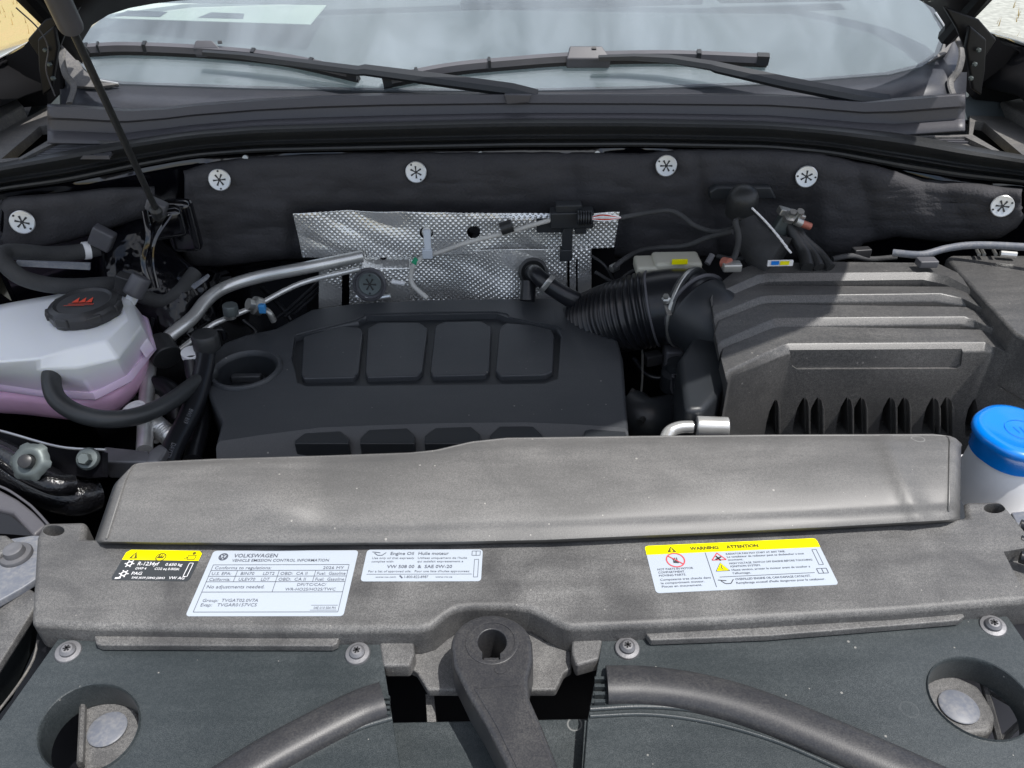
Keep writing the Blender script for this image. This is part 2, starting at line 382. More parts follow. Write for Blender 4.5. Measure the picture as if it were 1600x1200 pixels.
# inner fender walls and floor
for s_ in (-1, 1):
    m = MB(); R = []
    for y in (-.1, .2, .45, .7, .95, 1.2, 1.45):
        xw = .87 + .01 * math.sin(y * 6)
        R.append([V((s_ * (xw + .10), y, .0 + .16 * y)), V((s_ * (xw + .05), y, -.03 + .15 * y)), V((s_ * xw, y, -.05 + .05 * y)), V((s_ * (xw - .03), y, -.2)), V((s_ * (xw - .06), y, -.45))])
    m.grid(R).build('inner_fender', 'paint', body, solid=.003)
MB().box((0, .7, -.45), (1.7, 1.8, .02)).build('bay_floor', 'paintflat', body)  # dark unseen floor, put in to block light leaks
MB().box((0, 1.76, .14), (2.4, .60, .02)).build('plenum_floor', 'void', body)
for s_ in (-1, 1): MB().box((s_ * 1.07, 1.25, .12), (.36, .46, .02)).build('plenum_floor', 'void', body)
MB().box((0, -.08, -.3), (1.7, .02, .4)).build('front_panel', 'paintflat', body)
# dark boxes for the engine, put in to stop light leaks deep down
eng = thing('engine', 'black engine block sitting deep in the shade below the plastic cover', 'engine', V((-.1, 1.0, -.3)))
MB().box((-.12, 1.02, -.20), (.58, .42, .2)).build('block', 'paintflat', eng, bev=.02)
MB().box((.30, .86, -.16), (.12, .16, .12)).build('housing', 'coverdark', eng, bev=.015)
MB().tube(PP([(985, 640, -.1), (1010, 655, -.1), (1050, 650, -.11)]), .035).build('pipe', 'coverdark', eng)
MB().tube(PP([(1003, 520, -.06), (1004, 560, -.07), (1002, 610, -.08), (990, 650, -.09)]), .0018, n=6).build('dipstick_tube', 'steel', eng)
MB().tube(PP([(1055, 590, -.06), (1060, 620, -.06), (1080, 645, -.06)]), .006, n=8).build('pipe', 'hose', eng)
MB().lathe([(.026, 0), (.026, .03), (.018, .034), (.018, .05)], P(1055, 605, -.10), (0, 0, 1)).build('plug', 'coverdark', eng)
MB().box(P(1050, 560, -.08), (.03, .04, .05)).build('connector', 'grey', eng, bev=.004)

# =============================================================== HOOD
TH = math.radians(42); HY, HZ, HL = 1.56, .33, 1.29
hood = thing('hood', 'raised glossy black car hood leaning above the windscreen, only its rear corners in view', 'hood', V((0, HY, HZ)))
def hpt(x, v, up=0):
    t = (HY - v * math.cos(TH) + up * math.sin(TH), HZ + v * math.sin(TH) + up * math.cos(TH))
    return V((x, t[0], t[1]))
R = []
for j in range(15):
    r = []
    for i in range(33):
        s = -1 + 2 * i / 32; ww = .815 - .03 * (j / 14) ** 2; x = ww * math.copysign(abs(s) ** .8, s)
        v0 = .0 + .17 * (1 - abs(x / .815) ** 11)
        v1 = HL - .50 * max(0, (abs(x / .83) - .36) / .64) ** 1.5
        r.append(hpt(x, v0 + (v1 - v0) * j / 14, .03 * (1 - (x / .86) ** 2)))
    R.append(r)
MB().grid(R).build('hood_panel', 'hoodin', hood, solid=.018)
for s_ in (-1, 1):
    MB().tube([hpt(s_ * .80, .03, -.01), hpt(s_ * .78, .3, -.01), hpt(s_ * .74, .6, -.01), hpt(s_ * .66, .8, -.01)], .016, n=8).build('inner_frame', 'hoodin', hood)
for s_ in (-1, 1):
    a = (lambda x: 1600 - x) if s_ > 0 else (lambda x: x)
    h = MB()
    h.prism([Q(a(58), 62, 1.38), Q(a(84), 40, 1.38), Q(a(90), 75, 1.38), Q(a(80), 140, 1.38), Q(a(66), 150, 1.38), Q(a(60), 110, 1.38)], (0, .012, 0))
    h.prism([Q(a(42), 62, 1.40), Q(a(70), 30, 1.40), Q(a(125), 10, 1.40), Q(a(104), 45, 1.40), Q(a(92), 75, 1.40), Q(a(60), 90, 1.40)], (0, .01, 0))
    h.build('hinge', 'hoodin', hood, bev=.003)
    for k in range(3):
        c = Q(a(72 + 6 * k), 78 + 22 * k, 1.376)
        MB().lathe([(.004, 0), (.004, .004), (.0025, .006)], c, (0, -1, 0), n=6).build('bolt', 'zinc', hood)
for s_ in (-1, 1):
    a = (lambda x: 1600 - x) if s_ > 0 else (lambda x: x); dy = -8 if s_ > 0 else 0
    MB().prism([Q(a(x), y + dy, 1.53) for x, y in ((34, 76), (46, 62), (98, 44), (92, 75), (95, 105), (99, 140), (76, 164), (36, 168), (-4, 160), (-60, 190), (-60, 120), (0, 92))], (0, .01, 0)).build('hinge_panel', 'void', body)
# thin wires on the hinges
MB().tube([Q(25, 12, 1.33), Q(60, 45, 1.35), Q(75, 75, 1.36), Q(72, 110, 1.36), Q(86, 150, 1.37)], .0012, n=6).build('washer_tube', 'grey', hood)

# =============================================================== FENDERS
for s_, lab in ((-1, 'glossy black left fender edge with dry grass ground beyond it'), (1, 'glossy black right fender edge with pale ground beyond it')):
    a = (lambda x: 1600 - x) if s_ > 0 else (lambda x: x)
    t = thing('fender', lab, 'fender', Q(a(-20), 130, 1.3), 'fenders beside the engine bay')
    if s_ < 0:
        top = [Q(-60, 124, 1.35), Q(0, 91, 1.5), Q(40, 69, 1.7), Q(60, 60, 1.85)]; bot = [Q(-80, 225, 1.22), Q(-10, 172, 1.35), Q(40, 150, 1.45), Q(72, 140, 1.52)]
    else:
        top = [Q(1700, 125, 1.35), Q(1640, 85, 1.45), Q(1600, 68, 1.52), Q(1540, 50, 1.75)]; bot = [Q(1700, 245, 1.22), Q(1650, 200, 1.3), Q(1590, 150, 1.42), Q(1535, 136, 1.52)]
    R = []
    for p, pb_ in zip(top, bot):
        R.append([p + V((s_ * .16, 0, -.10)), p + V((s_ * .09, 0, -.015)), p + V((s_ * .03, 0, .0)), p, p + V((0, 0, -.006)), p.lerp(pb_, .25) + V((s_ * .01, 0, 0)), p.lerp(pb_, .6), pb_])
    MB().grid([q[:5] for q in R]).build('panel', 'paint', t, solid=.003)
    MB().grid([q[4:] for q in R]).build('inner_wall', 'void', t, solid=.003)
    lg = MB().tube([p + V((0, 0, .001)) for p in top], .0015, n=6).build('edge', 'alu', t)

# =============================================================== WINDSCREEN + INTERIOR
WP = V((0, 1.50, .268)); SL = math.radians(27); WN = V((0, -math.sin(SL), math.cos(SL)))
def WS(px, py, h=0):
    return PL(px, py, WP + WN * h, WN)
wins = thing('windscreen', 'dusty sloping windscreen of the car with the cloudy sky mirrored in it', 'windscreen', WP)
gl_out = [(190, 131), (150, 126), (128, 103), (110, 70), (122, 30), (150, -40), (300, -90), (800, -120), (1300, -90), (1420, -30), (1460, 15), (1480, 50), (1468, 85), (1440, 104), (1390, 116), (1290, 124), (1200, 131), (1000, 138), (800, 142), (600, 141), (400, 138)]
MB().prism([WS(x, y) for x, y in gl_out], -WN * .004).build('pane', 'glass', wins)
# black printed border and rubber edge
fr = [(75, 175), (80, 140), (100, 60), (118, 10), (145, -50), (145, -50)]
bo = MB()
outer = [(190, 190), (100, 185), (92, 120), (90, 70), (105, 20), (135, -50), (290, -105), (800, -140), (1310, -105), (1440, -40), (1490, 5), (1512, 50), (1510, 110), (1507, 170), (1400, 180), (1300, 180), (1200, 180), (1000, 180), (800, 180), (600, 180), (400, 180)]
a = [WS(x, y, -.006) for x, y in gl_out]; c = [WS(x, y, -.006) for x, y in outer]
# overlap the pane a little
a = [p.lerp(V((0, 1.7, .36)), .012) for p in a]
bo.rings([a, c], False, False)
bo.build('border', 'frit', wins, solid=.003)
for pts, r in (([(118, 55), (110, 72), (118, 95), (130, 112), (150, 124), (185, 131)], .0022), ([(1462, 20), (1479, 50), (1470, 82), (1452, 97)], .0022)):
    MB().tube([WS(x, y, .002) for x, y in pts], r, n=6).build('edge_trim', 'alu', wins)
dash = thing('dashboard', 'grey dashboard top behind the dusty windscreen glass', 'dashboard', V((0, 2.0, .2)))
R = []
for y, z in ((1.56, .20), (1.7, .27), (1.9, .315), (2.1, .34), (2.25, .35), (2.3, .30), (2.3, .0)):
    R.append([V((x, y - .05 * (x / .8) ** 2, z)) for x in [-.95 + .19 * i for i in range(11)]])
MB().grid(R).build('top', 'dash', dash, solid=.01)
MB().prism([V((-.12, 2.0, .345)), V((.45, 2.0, .345)), V((.45, 2.06, .35)), V((-.12, 2.06, .35))], (0, 0, -.02)).build('vent_trim', 'grey', dash, bev=.004)
MB().box((.62, 1.95, .352), (.3, .05, .02)).build('display_hood', 'grey', dash, bev=.006)
MB().prism([(-1.0, 2.5, .3), (1.0, 2.5, .3), (1.0, 2.6, 1.2), (-1.0, 2.6, 1.2)], (0, .02, 0)).build('seat_row', mat('seat cloth', (.20, .23, .24), .9), dash)
# paper on the dashboard
def DP(px, py):
    d = ray(px, py); n = V((0, -.05, 1)).normalized(); p0 = V((0, 1.95, .352)); return CAM + d * ((p0 - CAM).dot(n) / d.dot(n))
pc = [DP(160, 28), DP(485, 38), DP(510, 8), DP(200, 4)]
pap = thing('paper_sheet', 'pale printed sheet lying on the dashboard behind the glass', 'paper', pc[0])
MB().prism(pc, (0, 0, -.0012)).build('sheet', 'paper', pap)
for k in range(2):
    MB().prism([DP(x, y) + V((0, 0, .0012)) for x, y in [(180 + 130 * k, 25 + 3 * k), (250 + 130 * k, 27 + 3 * k), (262 + 120 * k, 19 + 3 * k), (200 + 130 * k, 17 + 3 * k)]], (0, 0, -.0004)).build('print_block', 'ink', pap)

# =============================================================== COWL
cow = thing('windscreen_cowl', 'dark grey plastic cowl panel running below the windscreen between the wipers and seal', 'cowl', V((0, 1.44, .2)))
LIP = [(70, 165), (120, 167), (200, 173), (260, 170), (300, 165), (400, 157), (500, 151), (600, 148), (800, 147), (1000, 148), (1200, 149), (1260, 152), (1300, 156), (1350, 160), (1400, 156), (1475, 150), (1507, 148)]
def yl(px): return yf(px) + .075
COWB = [(74, 217), (190, 220), (215, 216), (300, 205), (400, 197), (600, 191), (800, 186), (1000, 186), (1200, 190), (1300, 198), (1400, 206), (1450, 202), (1508, 198)]
xc = [74 + (1508 - 74) * i / 119 for i in range(120)]
rows = []
for f, off, dp in ((None, .06, -3), (None, .01, 0), (None, .002, 1), (None, .0, 6), (.35, -.004, 0), (.42, .004, 0), (.75, .0, 0), (.8, -.01, 0), (1.1, -.03, 0)):
    if f is None: rows.append([Q(x, interp(LIP, x) + dp, yl(x) + off) for x in xc])
    else: rows.append([Q(x, interp(LIP, x) * (1 - f) + interp(COWB, x) * f, yl(x) + off) for x in xc])
MB().grid(rows).build('panel', 'cowl', cow, solid=.003)
MB().prism([Q(788, 148, yl(788) - .012), Q(830, 149, yl(830) - .012), Q(826, 160, yl(826) - .012), Q(792, 163, yl(792) - .012)], (0, .01, 0)).build('clip', 'cowl', cow, bev=.001)
# seal
seal = thing('hood_seal', 'long ribbed black rubber hood seal arching across the firewall', 'seal', V((0, 1.36, .2)))
prof = [(-.02, .05), (0, .032), (.05, .012), (.14, .002), (.26, -.002), (.38, .001), (.48, .009), (.55, .012), (.60, .010), (.66, .0), (.70, -.002), (.74, .004), (.78, .008), (.82, .001), (.86, -.006), (.93, -.007), (1.0, -.005), (1.0, .02)]
MB().grid([sealrow(v, o_) for v, o_ in prof]).build('strip', 'rubber', seal, solid=.002)
# cowl ends
def cowl_end(sgn, lab):
    a = (lambda x: 1600 - x) if sgn > 0 else (lambda x: x)
    dy = -6 if sgn > 0 else 0
    z = .205 if sgn > 0 else .243
    e = thing('cowl_end', lab, 'cowl end', P(a(20), 210 + dy, z), 'cowl end trays')
    def OO(l, zz=z): return [P(a(x), y + dy, zz) for x, y in l]
    base = MB().prism(OO([(-60, 240), (10, 200), (75, 166), (84, 178), (86, 216), (196, 219), (100, 235), (0, 254), (-60, 267)]), (0, 0, -.016)).build('tray', 'ledge', e)
    cut(base, [MB().prism([p + V((0, 0, .01)) for p in OO([(2, 248), (62, 197), (76, 195), (80, 216), (30, 246)])], (0, 0, -.03))], bev=.003)
    wall = MB().prism(OO([(2, 249), (62, 196), (78, 194), (81, 218), (30, 248)], z - .03), (0, 0, -.004)).build('pocket_floor', 'void', e)  # near black floor colour stands in for shade in the pocket
    wall = MB().prism(OO([(-60, 175), (0, 156), (20, 146), (36, 164), (2, 184), (-60, 214)], z + .02), (0, 0, -.04)).build('wall', 'ledge', e, bev=.004)
    for k in range(9 if sgn < 0 else 3):
        y = 221 + k * 2.6
        x0 = 92 - k * 5.5; x1 = 186 - k * 2
        m = MB().prism(OO([(x0, y), (x1, y + .2), (x1, y + 1.4), (x0, y + 1.2)], z + .004), (0, 0, -.006)).build('slat', 'grey', e)
    MB().prism(OO([(86, 217), (190, 220), (190, 222), (84, 219)], z + .008), (0, 0, -.01)).build('rail', 'ledge', e)
    MB().prism(OO([(28, 248), (34, 248), (92, 220), (84, 219)], z + .008), (0, 0, -.01)).build('rail', 'ledge', e)
    # drip channel up the pillar
    MB().tube([Q(a(108), 60 + dy, 1.56), Q(a(97), 85 + dy, 1.53), Q(a(102), 115 + dy, 1.51), Q(a(115), 135 + dy, 1.50), Q(a(108), 162 + dy, 1.46)], .007, n=8, flat=.5).build('drip_rail', 'ledge', e)
cowl_end(-1, 'dark grey cowl tray with slotted vent at the left end of the seal')
cowl_end(1, 'sunlit grey cowl tray at the right end of the seal')
# pillar trims
for a_, lab in (([(92, 60), (106, 52), (112, 75), (130, 108), (155, 128), (185, 131), (150, 136), (112, 134), (98, 118), (90, 90)], 'left'), ([(1470, 10), (1490, 30), (1492, 60), (1480, 82), (1450, 98), (1470, 80), (1480, 50)], 'right')):
    t = tag(MB().prism([WS(x, y, .006) for x, y in a_], -WN * .006).build('pillar_trim', 'ledge', None, bev=.001), 'scuffed grey trim piece at the lower %s corner of the windscreen' % lab, 'trim')
# painted flange screws under seal
for (x, y) in ((384, 247), (751, 241), (933, 240)):
    p = Q(x, y, yf(x) - .004)
    MB().lathe([(.006, 0), (.005, .003)], p, (0, -1, .3), n=12).build('plug', 'steel', body)

# =============================================================== INSULATION
ins = thing('firewall_insulation', 'wrinkled black felt insulation mat fixed across the firewall with silver clips', 'insulation', V((0, 1.36, .1)))
TOP = [(286, 272), (330, 258), (400, 249), (560, 243), (900, 242), (1000, 244), (1060, 238), (1200, 238), (1280, 244), (1360, 262), (1440, 284), (1520, 292), (1600, 300)]
BOT = [(286, 395), (300, 412), (340, 414), (420, 404), (480, 402), (900, 400), (1100, 398), (1300, 404), (1330, 398), (1345, 378), (1400, 366), (1480, 374), (1560, 368), (1585, 352), (1600, 330)]
CL = [(343, 281), (650, 269), (1041, 259), (1260, 276), (1566, 322)]
def bulge(x, y):
    d = 0
    for cx, cy in CL:
        q = math.hypot((x - cx), (y - cy) * 1.0)
        d += .010 * math.exp(-(q / 24) ** 2) - .012 * math.exp(-(q / 55) ** 2)
    p = V((x * .012, y * .02, 3.1)); d += .011 * noise.noise(p) + .0035 * noise.noise(p * 3.1) + .0015 * noise.noise(V((x * .02, y * .16, 8)))
    for fx, w in ((1100, 10), (900, 16), (305, 14), (1350, 16)):
        d += .008 * math.exp(-((x - fx - (y - 300) * .25) / w) ** 2)
    if 440 < x < 990 and y > 310: d += .016 * min(1, (y - 310) / 20) * min(1, (x - 440) / 20, (990 - x) / 20)
    if 1090 < x < 1290 and y > 285: d += .02 * min(1, (y - 285) / 30) * min(1, (x - 1090) / 30, (1290 - x) / 30)
    return d
rows = []
nx = 230; ny = 46
for j in range(ny + 1):
    r = []
    for i in range(nx + 1):
        x = 288 + (1596 - 288) * i / nx
        v = j / ny; y = interp(TOP, x) * (1 - v) + interp(BOT, x) * v + 1.5 * noise.noise(V((x * .05, j * 9, 0))) * (1 if j in (0, ny) else 0)
        e = min(v, 1 - v); rnd = .02 * math.exp(-(e / .05) ** 1.0)
        r.append(Q(x, y, yf(x) - .022 + bulge(x, y) + rnd))
    rows.append(r)
MB().grid(rows).build('mat', 'felt', ins, solid=.006, sharp=180)
rows = []
for j in range(17):
    r = []
    for i in range(41):
        x = 6 + 236 * i / 40; v = j / 16
        t = interp([(6, 322), (14, 312), (100, 306), (170, 298), (245, 296)], x); b_ = interp([(6, 372), (14, 384), (60, 382), (110, 372), (170, 352), (245, 330)], x)
        y = t * (1 - v) + b_ * v; e = min(v, 1 - v)
        r.append(Q(x, y, yf(x) - .02 + .005 * noise.noise(V((x * .03, y * .04, 9))) + .012 * math.exp(-(e / .07))))
    rows.append(r)
MB().grid(rows).build('side_mat', 'felt', ins, solid=.006, sharp=180)
def clip(px, py, y, r, parent, ang, mname='steel', yaw=0):
    c = Q(px, py, y); ax = V((yaw, -1, .25)).normalized(); u = ax.orthogonal().normalized()
    o = MB().lathe([(r * .97, -.001), (r, 0), (r, .0012), (r * .93, .0022), (r * .5, .0016), (.0001, .0014)], c, ax, n=40, cap1=False).build('clip', mname, parent)
    w = ax.cross(u)
    sl = MB()
    for k in range(6):
        a_ = ang + k * math.tau / 6; d = u * math.cos(a_) + w * math.sin(a_); e = ax.cross(d)
        q0 = c + ax * .0030; sl.prism([q0 + d * r * .10 - e * r * .035, q0 + d * r * .56 - e * r * .085, q0 + d * r * .56 + e * r * .085, q0 + d * r * .10 + e * r * .035], -ax * .0012)
    for s_ in (-1, 1):
        d = (u * math.cos(ang + .5) + w * math.sin(ang + .5)) * s_; sl.lathe([(r * .09, .002), (r * .09, .0031)], c + d * r * .8, ax, n=10)
    sl.lathe([(r * .14, .0012), (r * .14, .0034)], c, ax, n=12)
    sl.build('slot', 'wire', o)
    return o
for k, (px, py) in enumerate(CL):
    clip(px, py, yf(px) - .040, .0185 if px < 1500 else .0175, ins, .3 + k * .5, 'clip', yaw=(800 - px) / 2500)
clip(35, 347, yf(35) - .036, .0185, ins, 1.0, 'clip', yaw=.3)

# =============================================================== FOIL SHIELDS
hs = thing('heat_shield', 'dimpled silver foil heat shield behind the engine cover', 'heat shield', V((-.05, 1.32, 0)))
def foil(corner_fn, nx, ny, name, mesh_y, uv, mask=None):
    b = MB(); vs = {}
    for j in range(ny + 1):
        for i in range(nx + 1):
            s, t = i / nx, j / ny; px, py = corner_fn(s, t); y = mesh_y(px, py)
            p = Q(px, py, y); a_ = (p.x + p.z) * 640; c_ = (p.x - p.z) * 640
            k = noise.noise(V((p.x * 9, p.z * 14, 2))); am = max(.15, min(1, .75 + k * 1.8))
            p.y += -.0026 * (max(0, math.sin(a_)) * max(0, math.sin(c_))) ** .8 * am + .004 * noise.noise(V((p.x * 14, p.z * 22, 5))) + .0022 * (1 - abs(noise.noise(V((p.x * 9 + p.z * 14, p.z * 7, 11))) * 3) if abs(noise.noise(V((p.x * 9 + p.z * 14, p.z * 7, 11)))) < .33 else 0)
            vs[i, j] = (b.b.verts.new(p), px, py)
    for j in range(ny):
        for i in range(nx):
            q = [vs[i, j], vs[i + 1, j], vs[i + 1, j + 1], vs[i, j + 1]]
            if mask and any(mask(x[1], x[2]) for x in q): continue
            b.b.faces.new([x[0] for x in q])
    return b.build(name, 'foil', hs, solid=.0012, sharp=180)
def up(s, t):
    x = (458 + 14 * t) * (1 - s) + (969 - 10 * t) * s
    y0 = interp([(458, 333), (540, 329), (640, 331), (880, 334), (969, 332)], x); y1 = interp([(458, 403), (600, 402), (700, 398), (800, 393), (969, 386)], x)
    return x, y0 * (1 - t) + y1 * t
holes = [(666, 364, 10, 9), (740, 363, 10, 9)]
foil(up, 520, 80, 'upper_sheet', lambda x, y: 1.298 - .004 * math.exp(-((y - 345) / 10) ** 2) * min(1, max(0, (x - 700) / 60)) + .00003 * abs(x - 700), None,
     lambda x, y: any(((x - a_) / c_) ** 2 + ((y - b_) / d_) ** 2 < 1 for a_, b_, c_, d_ in holes))
def lo(s, t):
    x = 498 * (1 - s) + 924 * s; y0 = interp([(498, 412), (560, 398), (700, 392), (924, 388)], x)
    return x, y0 * (1 - t) + 482 * t
foil(lo, 440, 110, 'lower_sheet', lambda x, y: 1.30 + .02 * math.sin((x - 560) / 60) - .02 * math.exp(-((x - 790) / 35) ** 2) - (.02 if 565 < x < 640 else 0) * min(1, max(0, (y - 405) / 15)), None,
     lambda x, y: ((x - 599) / 5) ** 2 + ((y - 401) / 5) ** 2 < 1 or (534 < x < 545 and y > 425) or (887 < x < 890 and y > 405) or (900 < x < 902.5 and y > 405))
MB().prism([Q(480, 330, 1.36), Q(960, 330, 1.36), Q(960, 520, 1.36), Q(480, 520, 1.36)], (0, .005, 0)).build('backing', 'paintflat', hs)
o = MB().lathe([(.031, 0), (.031, .006), (.027, .009), (.025, .004)], Q(578, 444, 1.27), (0, -1, .3)).build('clip_cup', 'grey', hs)
clip(578, 444, 1.262, .021, hs, .2, 'zinc')
for (x0, y0, x1, y1) in ((612, 440, 632, 443), (556, 462, 575, 466), (590, 465, 610, 462)):
    MB().tube([Q(x0, y0, 1.262), Q(x1, y1, 1.262)], .004, n=8).build('tab', 'white' if x0 == 612 else 'alu', hs)

# =============================================================== ENGINE COVER
ec = thing('engine_cover', 'matt black plastic engine cover with raised pads and oil filler well', 'engine cover', P(650, 620, -.12))
ZC = -.035
outl = [(487, 482), (560, 472), (700, 466), (860, 464), (895, 470), (962, 515), (974, 560), (980, 640), (984, 695), (700, 705), (330, 718), (345, 660), (334, 636), (322, 610), (316, 582), (326, 556), (350, 534), (384, 522), (430, 512)]
oc = MB().prism(O(outl, ZC), (0, 0, -.085)).build('body', 'cover', ec)
# taper the skirt outwards at the rear
recess = UP(O([(462, 585), (455, 560), (460, 526), (560, 502), (572, 494), (776, 490), (800, 499), (868, 512), (877, 520), (872, 592), (850, 600), (480, 604), (464, 598)], ZC))
fw = P(384, 578, ZC) + V((0, 0, .01))
notch = [MB().prism(recess, (0, 0, -.021)),
         MB().lathe([(.050, 0), (.0485, -.020), (.046, -.06), (.046, -.075)], fw, (0, 0, 1), n=40)]
# front chamfer: sloping wedge removed along the front edge
yfr = P(650, 668, ZC).y
fe = [P(x, y, ZC) for x, y in ((300, 696), (405, 680), (500, 668), (600, 664), (700, 661), (820, 660), (900, 663), (1000, 670))]
we = []
for p in fe: we.append([p + V((0, 0, .02)), p, p + V((0, -.04, -.038)), p + V((0, -.075, -.072)), p + V((0, -.30, -.072)), p + V((0, -.30, .02))])
notch.append(MB().rings(we))
cut(oc, notch, bev=.0022, seg=2, pre=.007)
rcen = sum(recess, V((0, 0, 0))) / len(recess)
MB().prism([rcen + (p - rcen) * .992 + V((0, 0, -.0204)) for p in recess], (0, 0, -.002)).build('recess_floor', 'coverdark', ec)  # darker sheet paints shade onto the recess floor
# rear raised flange line
MB().tube([P(x, y, ZC + .001) for x, y in ((462, 524), (470, 521), (556, 499), (568, 492), (590, 490), (776, 487), (796, 496), (868, 509), (876, 514))], .0011, n=6, sub=2).build('ridge', 'cover', ec)
pads = [[(474, 525), (530, 508), (562, 510), (567, 518), (560, 582), (552, 590), (474, 592), (470, 585)],
        [(574, 512), (592, 502), (655, 502), (668, 512), (660, 580), (652, 588), (574, 590), (570, 582)],
        [(680, 508), (694, 501), (752, 500), (768, 510), (765, 578), (758, 586), (676, 588), (672, 580)],
        [(780, 512), (790, 503), (828, 506), (862, 514), (866, 524), (864, 580), (852, 586), (782, 588), (774, 580)]]
for pd in pads:
    cx = sum(a[0] for a in pd) / len(pd); cy = sum(a[1] for a in pd) / len(pd)
    pd = [(cx + (a - cx) * 1.0, cy + (b_ - cy) * .98) for a, b_ in pd]
    MB().prism(O(pd, ZC - .001), (0, 0, -.02)).build('pad', 'cover', ec, bev=.003, seg=2)
# front pads on the slope, darker colour stands in for the hood's reflection
for pd in ([(460, 700), (460, 688), (476, 676), (532, 673), (545, 684), (545, 706)], [(562, 704), (563, 684), (576, 671), (636, 668), (648, 680), (648, 706)],
           [(663, 704), (664, 680), (680, 668), (736, 666), (750, 678), (750, 706)], [(768, 704), (765, 680), (782, 664), (832, 664), (848, 680), (850, 706)], [(908, 700), (914, 672), (930, 668), (978, 672), (980, 700)]):
    n_ = V((0, -.055, .24)).normalized()
    b0 = P(650, 664, ZC) + V((0, 0, .003)); nn = V((0, -.24, .99)).normalized()
    ym = max(y for x, y in pd)
    MB().prism([P(x, min(y, 693), ZC - .004) for x, y in pd if y < 700 or True], (0, 0, -.05)).build('front_pad', 'coverdark', ec, bev=.002)
# filler ring and cap; the well's darker colour paints in its shade
MB().lathe([(.058, -.006), (.058, .001), (.055, .005), (.051, .005), (.0475, .000), (.0470, -.006), (.0500, -.008)], P(384, 578, ZC), (0, 0, 1), n=48, cap0=False, cap1=False).build('filler_ring', 'cover', ec)
MB().lathe([(.0468, -.004), (.0435, -.045), (.036, -.050), (.036, -.056), (.050, -.056)], P(384, 578, ZC), (0, 0, 1), n=48, cap0=False, cap1=False).build('filler_well', 'coverdark', ec)
cc = P(388, 600, ZC - .045)
MB().lathe([(.033, 0), (.033, .012), (.030, .016), (0, .016)], cc + V((0, 0, -.01)), (0, 0, 1), n=30, lobes=lambda a, r: 1 + .04 * math.cos(8 * a)).build('oil_cap', 'coverdark', ec)
MB().box(cc + V((0, 0, .012)), (.05, .012, .014)).build('cap_grip', 'cover', ec, bev=.003)

# =============================================================== AIRBOX
ab = thing('air_filter_box', 'large black air filter box with four stepped ribs on its lid', 'air filter box', P(1350, 600, -.1))
# each step: a level tread and a riser that leans back at about 45 degrees
def lean(pyb, pyt, zb):
    yb = P(1400, pyb, zb).y; h = .0
    while P(1400, pyt, zb + h).y < yb + h: h += .0005
    while P(1400, pyt, zb + h).y > yb + h and h < .03: h += .0002
    return zb + h
z0 = .028; z1 = lean(550, 535, z0); z2 = lean(507, 493.5, z1); z3 = lean(472, 459, z2); z4 = lean(437, 425, z3)
print('airbox levels', z0, z1, z2, z3, z4)
STEPS = [
 # bottom edge of the riser, top edge of the riser (front only), rear vertices
 ([(1112, 480), (1116, 472), (1186, 443), (1202, 440), (1442, 437), (1475, 444), (1524, 463)],
  [(1110, 468), (1113, 461), (1183, 430), (1200, 427), (1446, 425), (1480, 431), (1512, 448)], [(1500, 428), (1464, 411), (1300, 409), (1180, 412), (1148, 424), (1118, 448)], z3, z4),
 ([(1118, 512), (1123, 501), (1188, 476), (1202, 473), (1460, 471), (1510, 478), (1553, 499)],
  [(1115, 500), (1120, 490), (1186, 464), (1200, 461), (1470, 458), (1502, 465), (1540, 484)], [(1530, 462), (1500, 448), (1140, 446), (1112, 480)], z2, z3),
 ([(1124, 556), (1130, 544), (1206, 514), (1217, 511), (1500, 507), (1522, 511), (1584, 537)],
  [(1121, 542), (1127, 532), (1202, 500), (1215, 496), (1508, 494), (1522, 500), (1574, 523)], [(1560, 500), (1540, 480), (1130, 474), (1116, 520)], z1, z2),
 ([(1137, 600), (1143, 588), (1224, 556), (1236, 552), (1537, 550), (1552, 552), (1632, 585)],
  [(1133, 588), (1139, 577), (1220, 540), (1232, 536), (1540, 534), (1552, 541), (1620, 571)], [(1600, 540), (1580, 516), (1134, 508), (1126, 560)], z0, z1)]
lid = None
for k, (lb_, lt_, rear_, zb, zt) in enumerate(STEPS):
    bo_ = O(lb_ + rear_, zb); to_ = O(lt_ + rear_, zt)
    low_ = [p - V((0, 0, .20 if k == 3 else .012)) for p in bo_]
    st_ = MB().rings([low_, bo_, to_])
    if k < 3: st_.build('lid_step', 'airbox', ab, bev=.0018, seg=2)
    else: lid = st_.build('box', 'airbox', ab)
zD = z0
# recess in front face, vent cavities
yFr = P(1400, 552, zD).y
yL_, yR_ = P(1236, 552, zD).y, P(1537, 550, zD).y
def FQ(x, y, dy=0): return Q(x, y, yL_ + (yR_ - yL_) * (x - 1236) / 301 + dy)
cuts = [MB().prism([FQ(x, y, -.02) for x, y in ((1240, 557), (1516, 555), (1512, 583), (1505, 588), (1252, 589), (1244, 584))], (0, .024, 0))]
tips = [1216, 1263, 1285, 1331, 1353, 1399, 1421, 1467, 1488, 1532, 1554]
for tx in tips:
    cuts.append(MB().prism([FQ(x, y, -.02) for x, y in ((tx, 632), (tx + 1, 690), (tx - 19, 690), (tx - 16, 668), (tx - 11, 650), (tx - 4, 637))], (0, .05, 0)))
cut(lid, cuts, bev=.0010, seg=2, pre=.002, pseg=2)
for tx in tips:
    MB().prism([FQ(x, y, -.011) for x, y in ((tx - .5, 628), (tx + 3.6, 640), (tx + 3.6, 692), (tx + .3, 692))], (0, .036, 0)).build('fin', 'airbox', ab, bev=.0011)
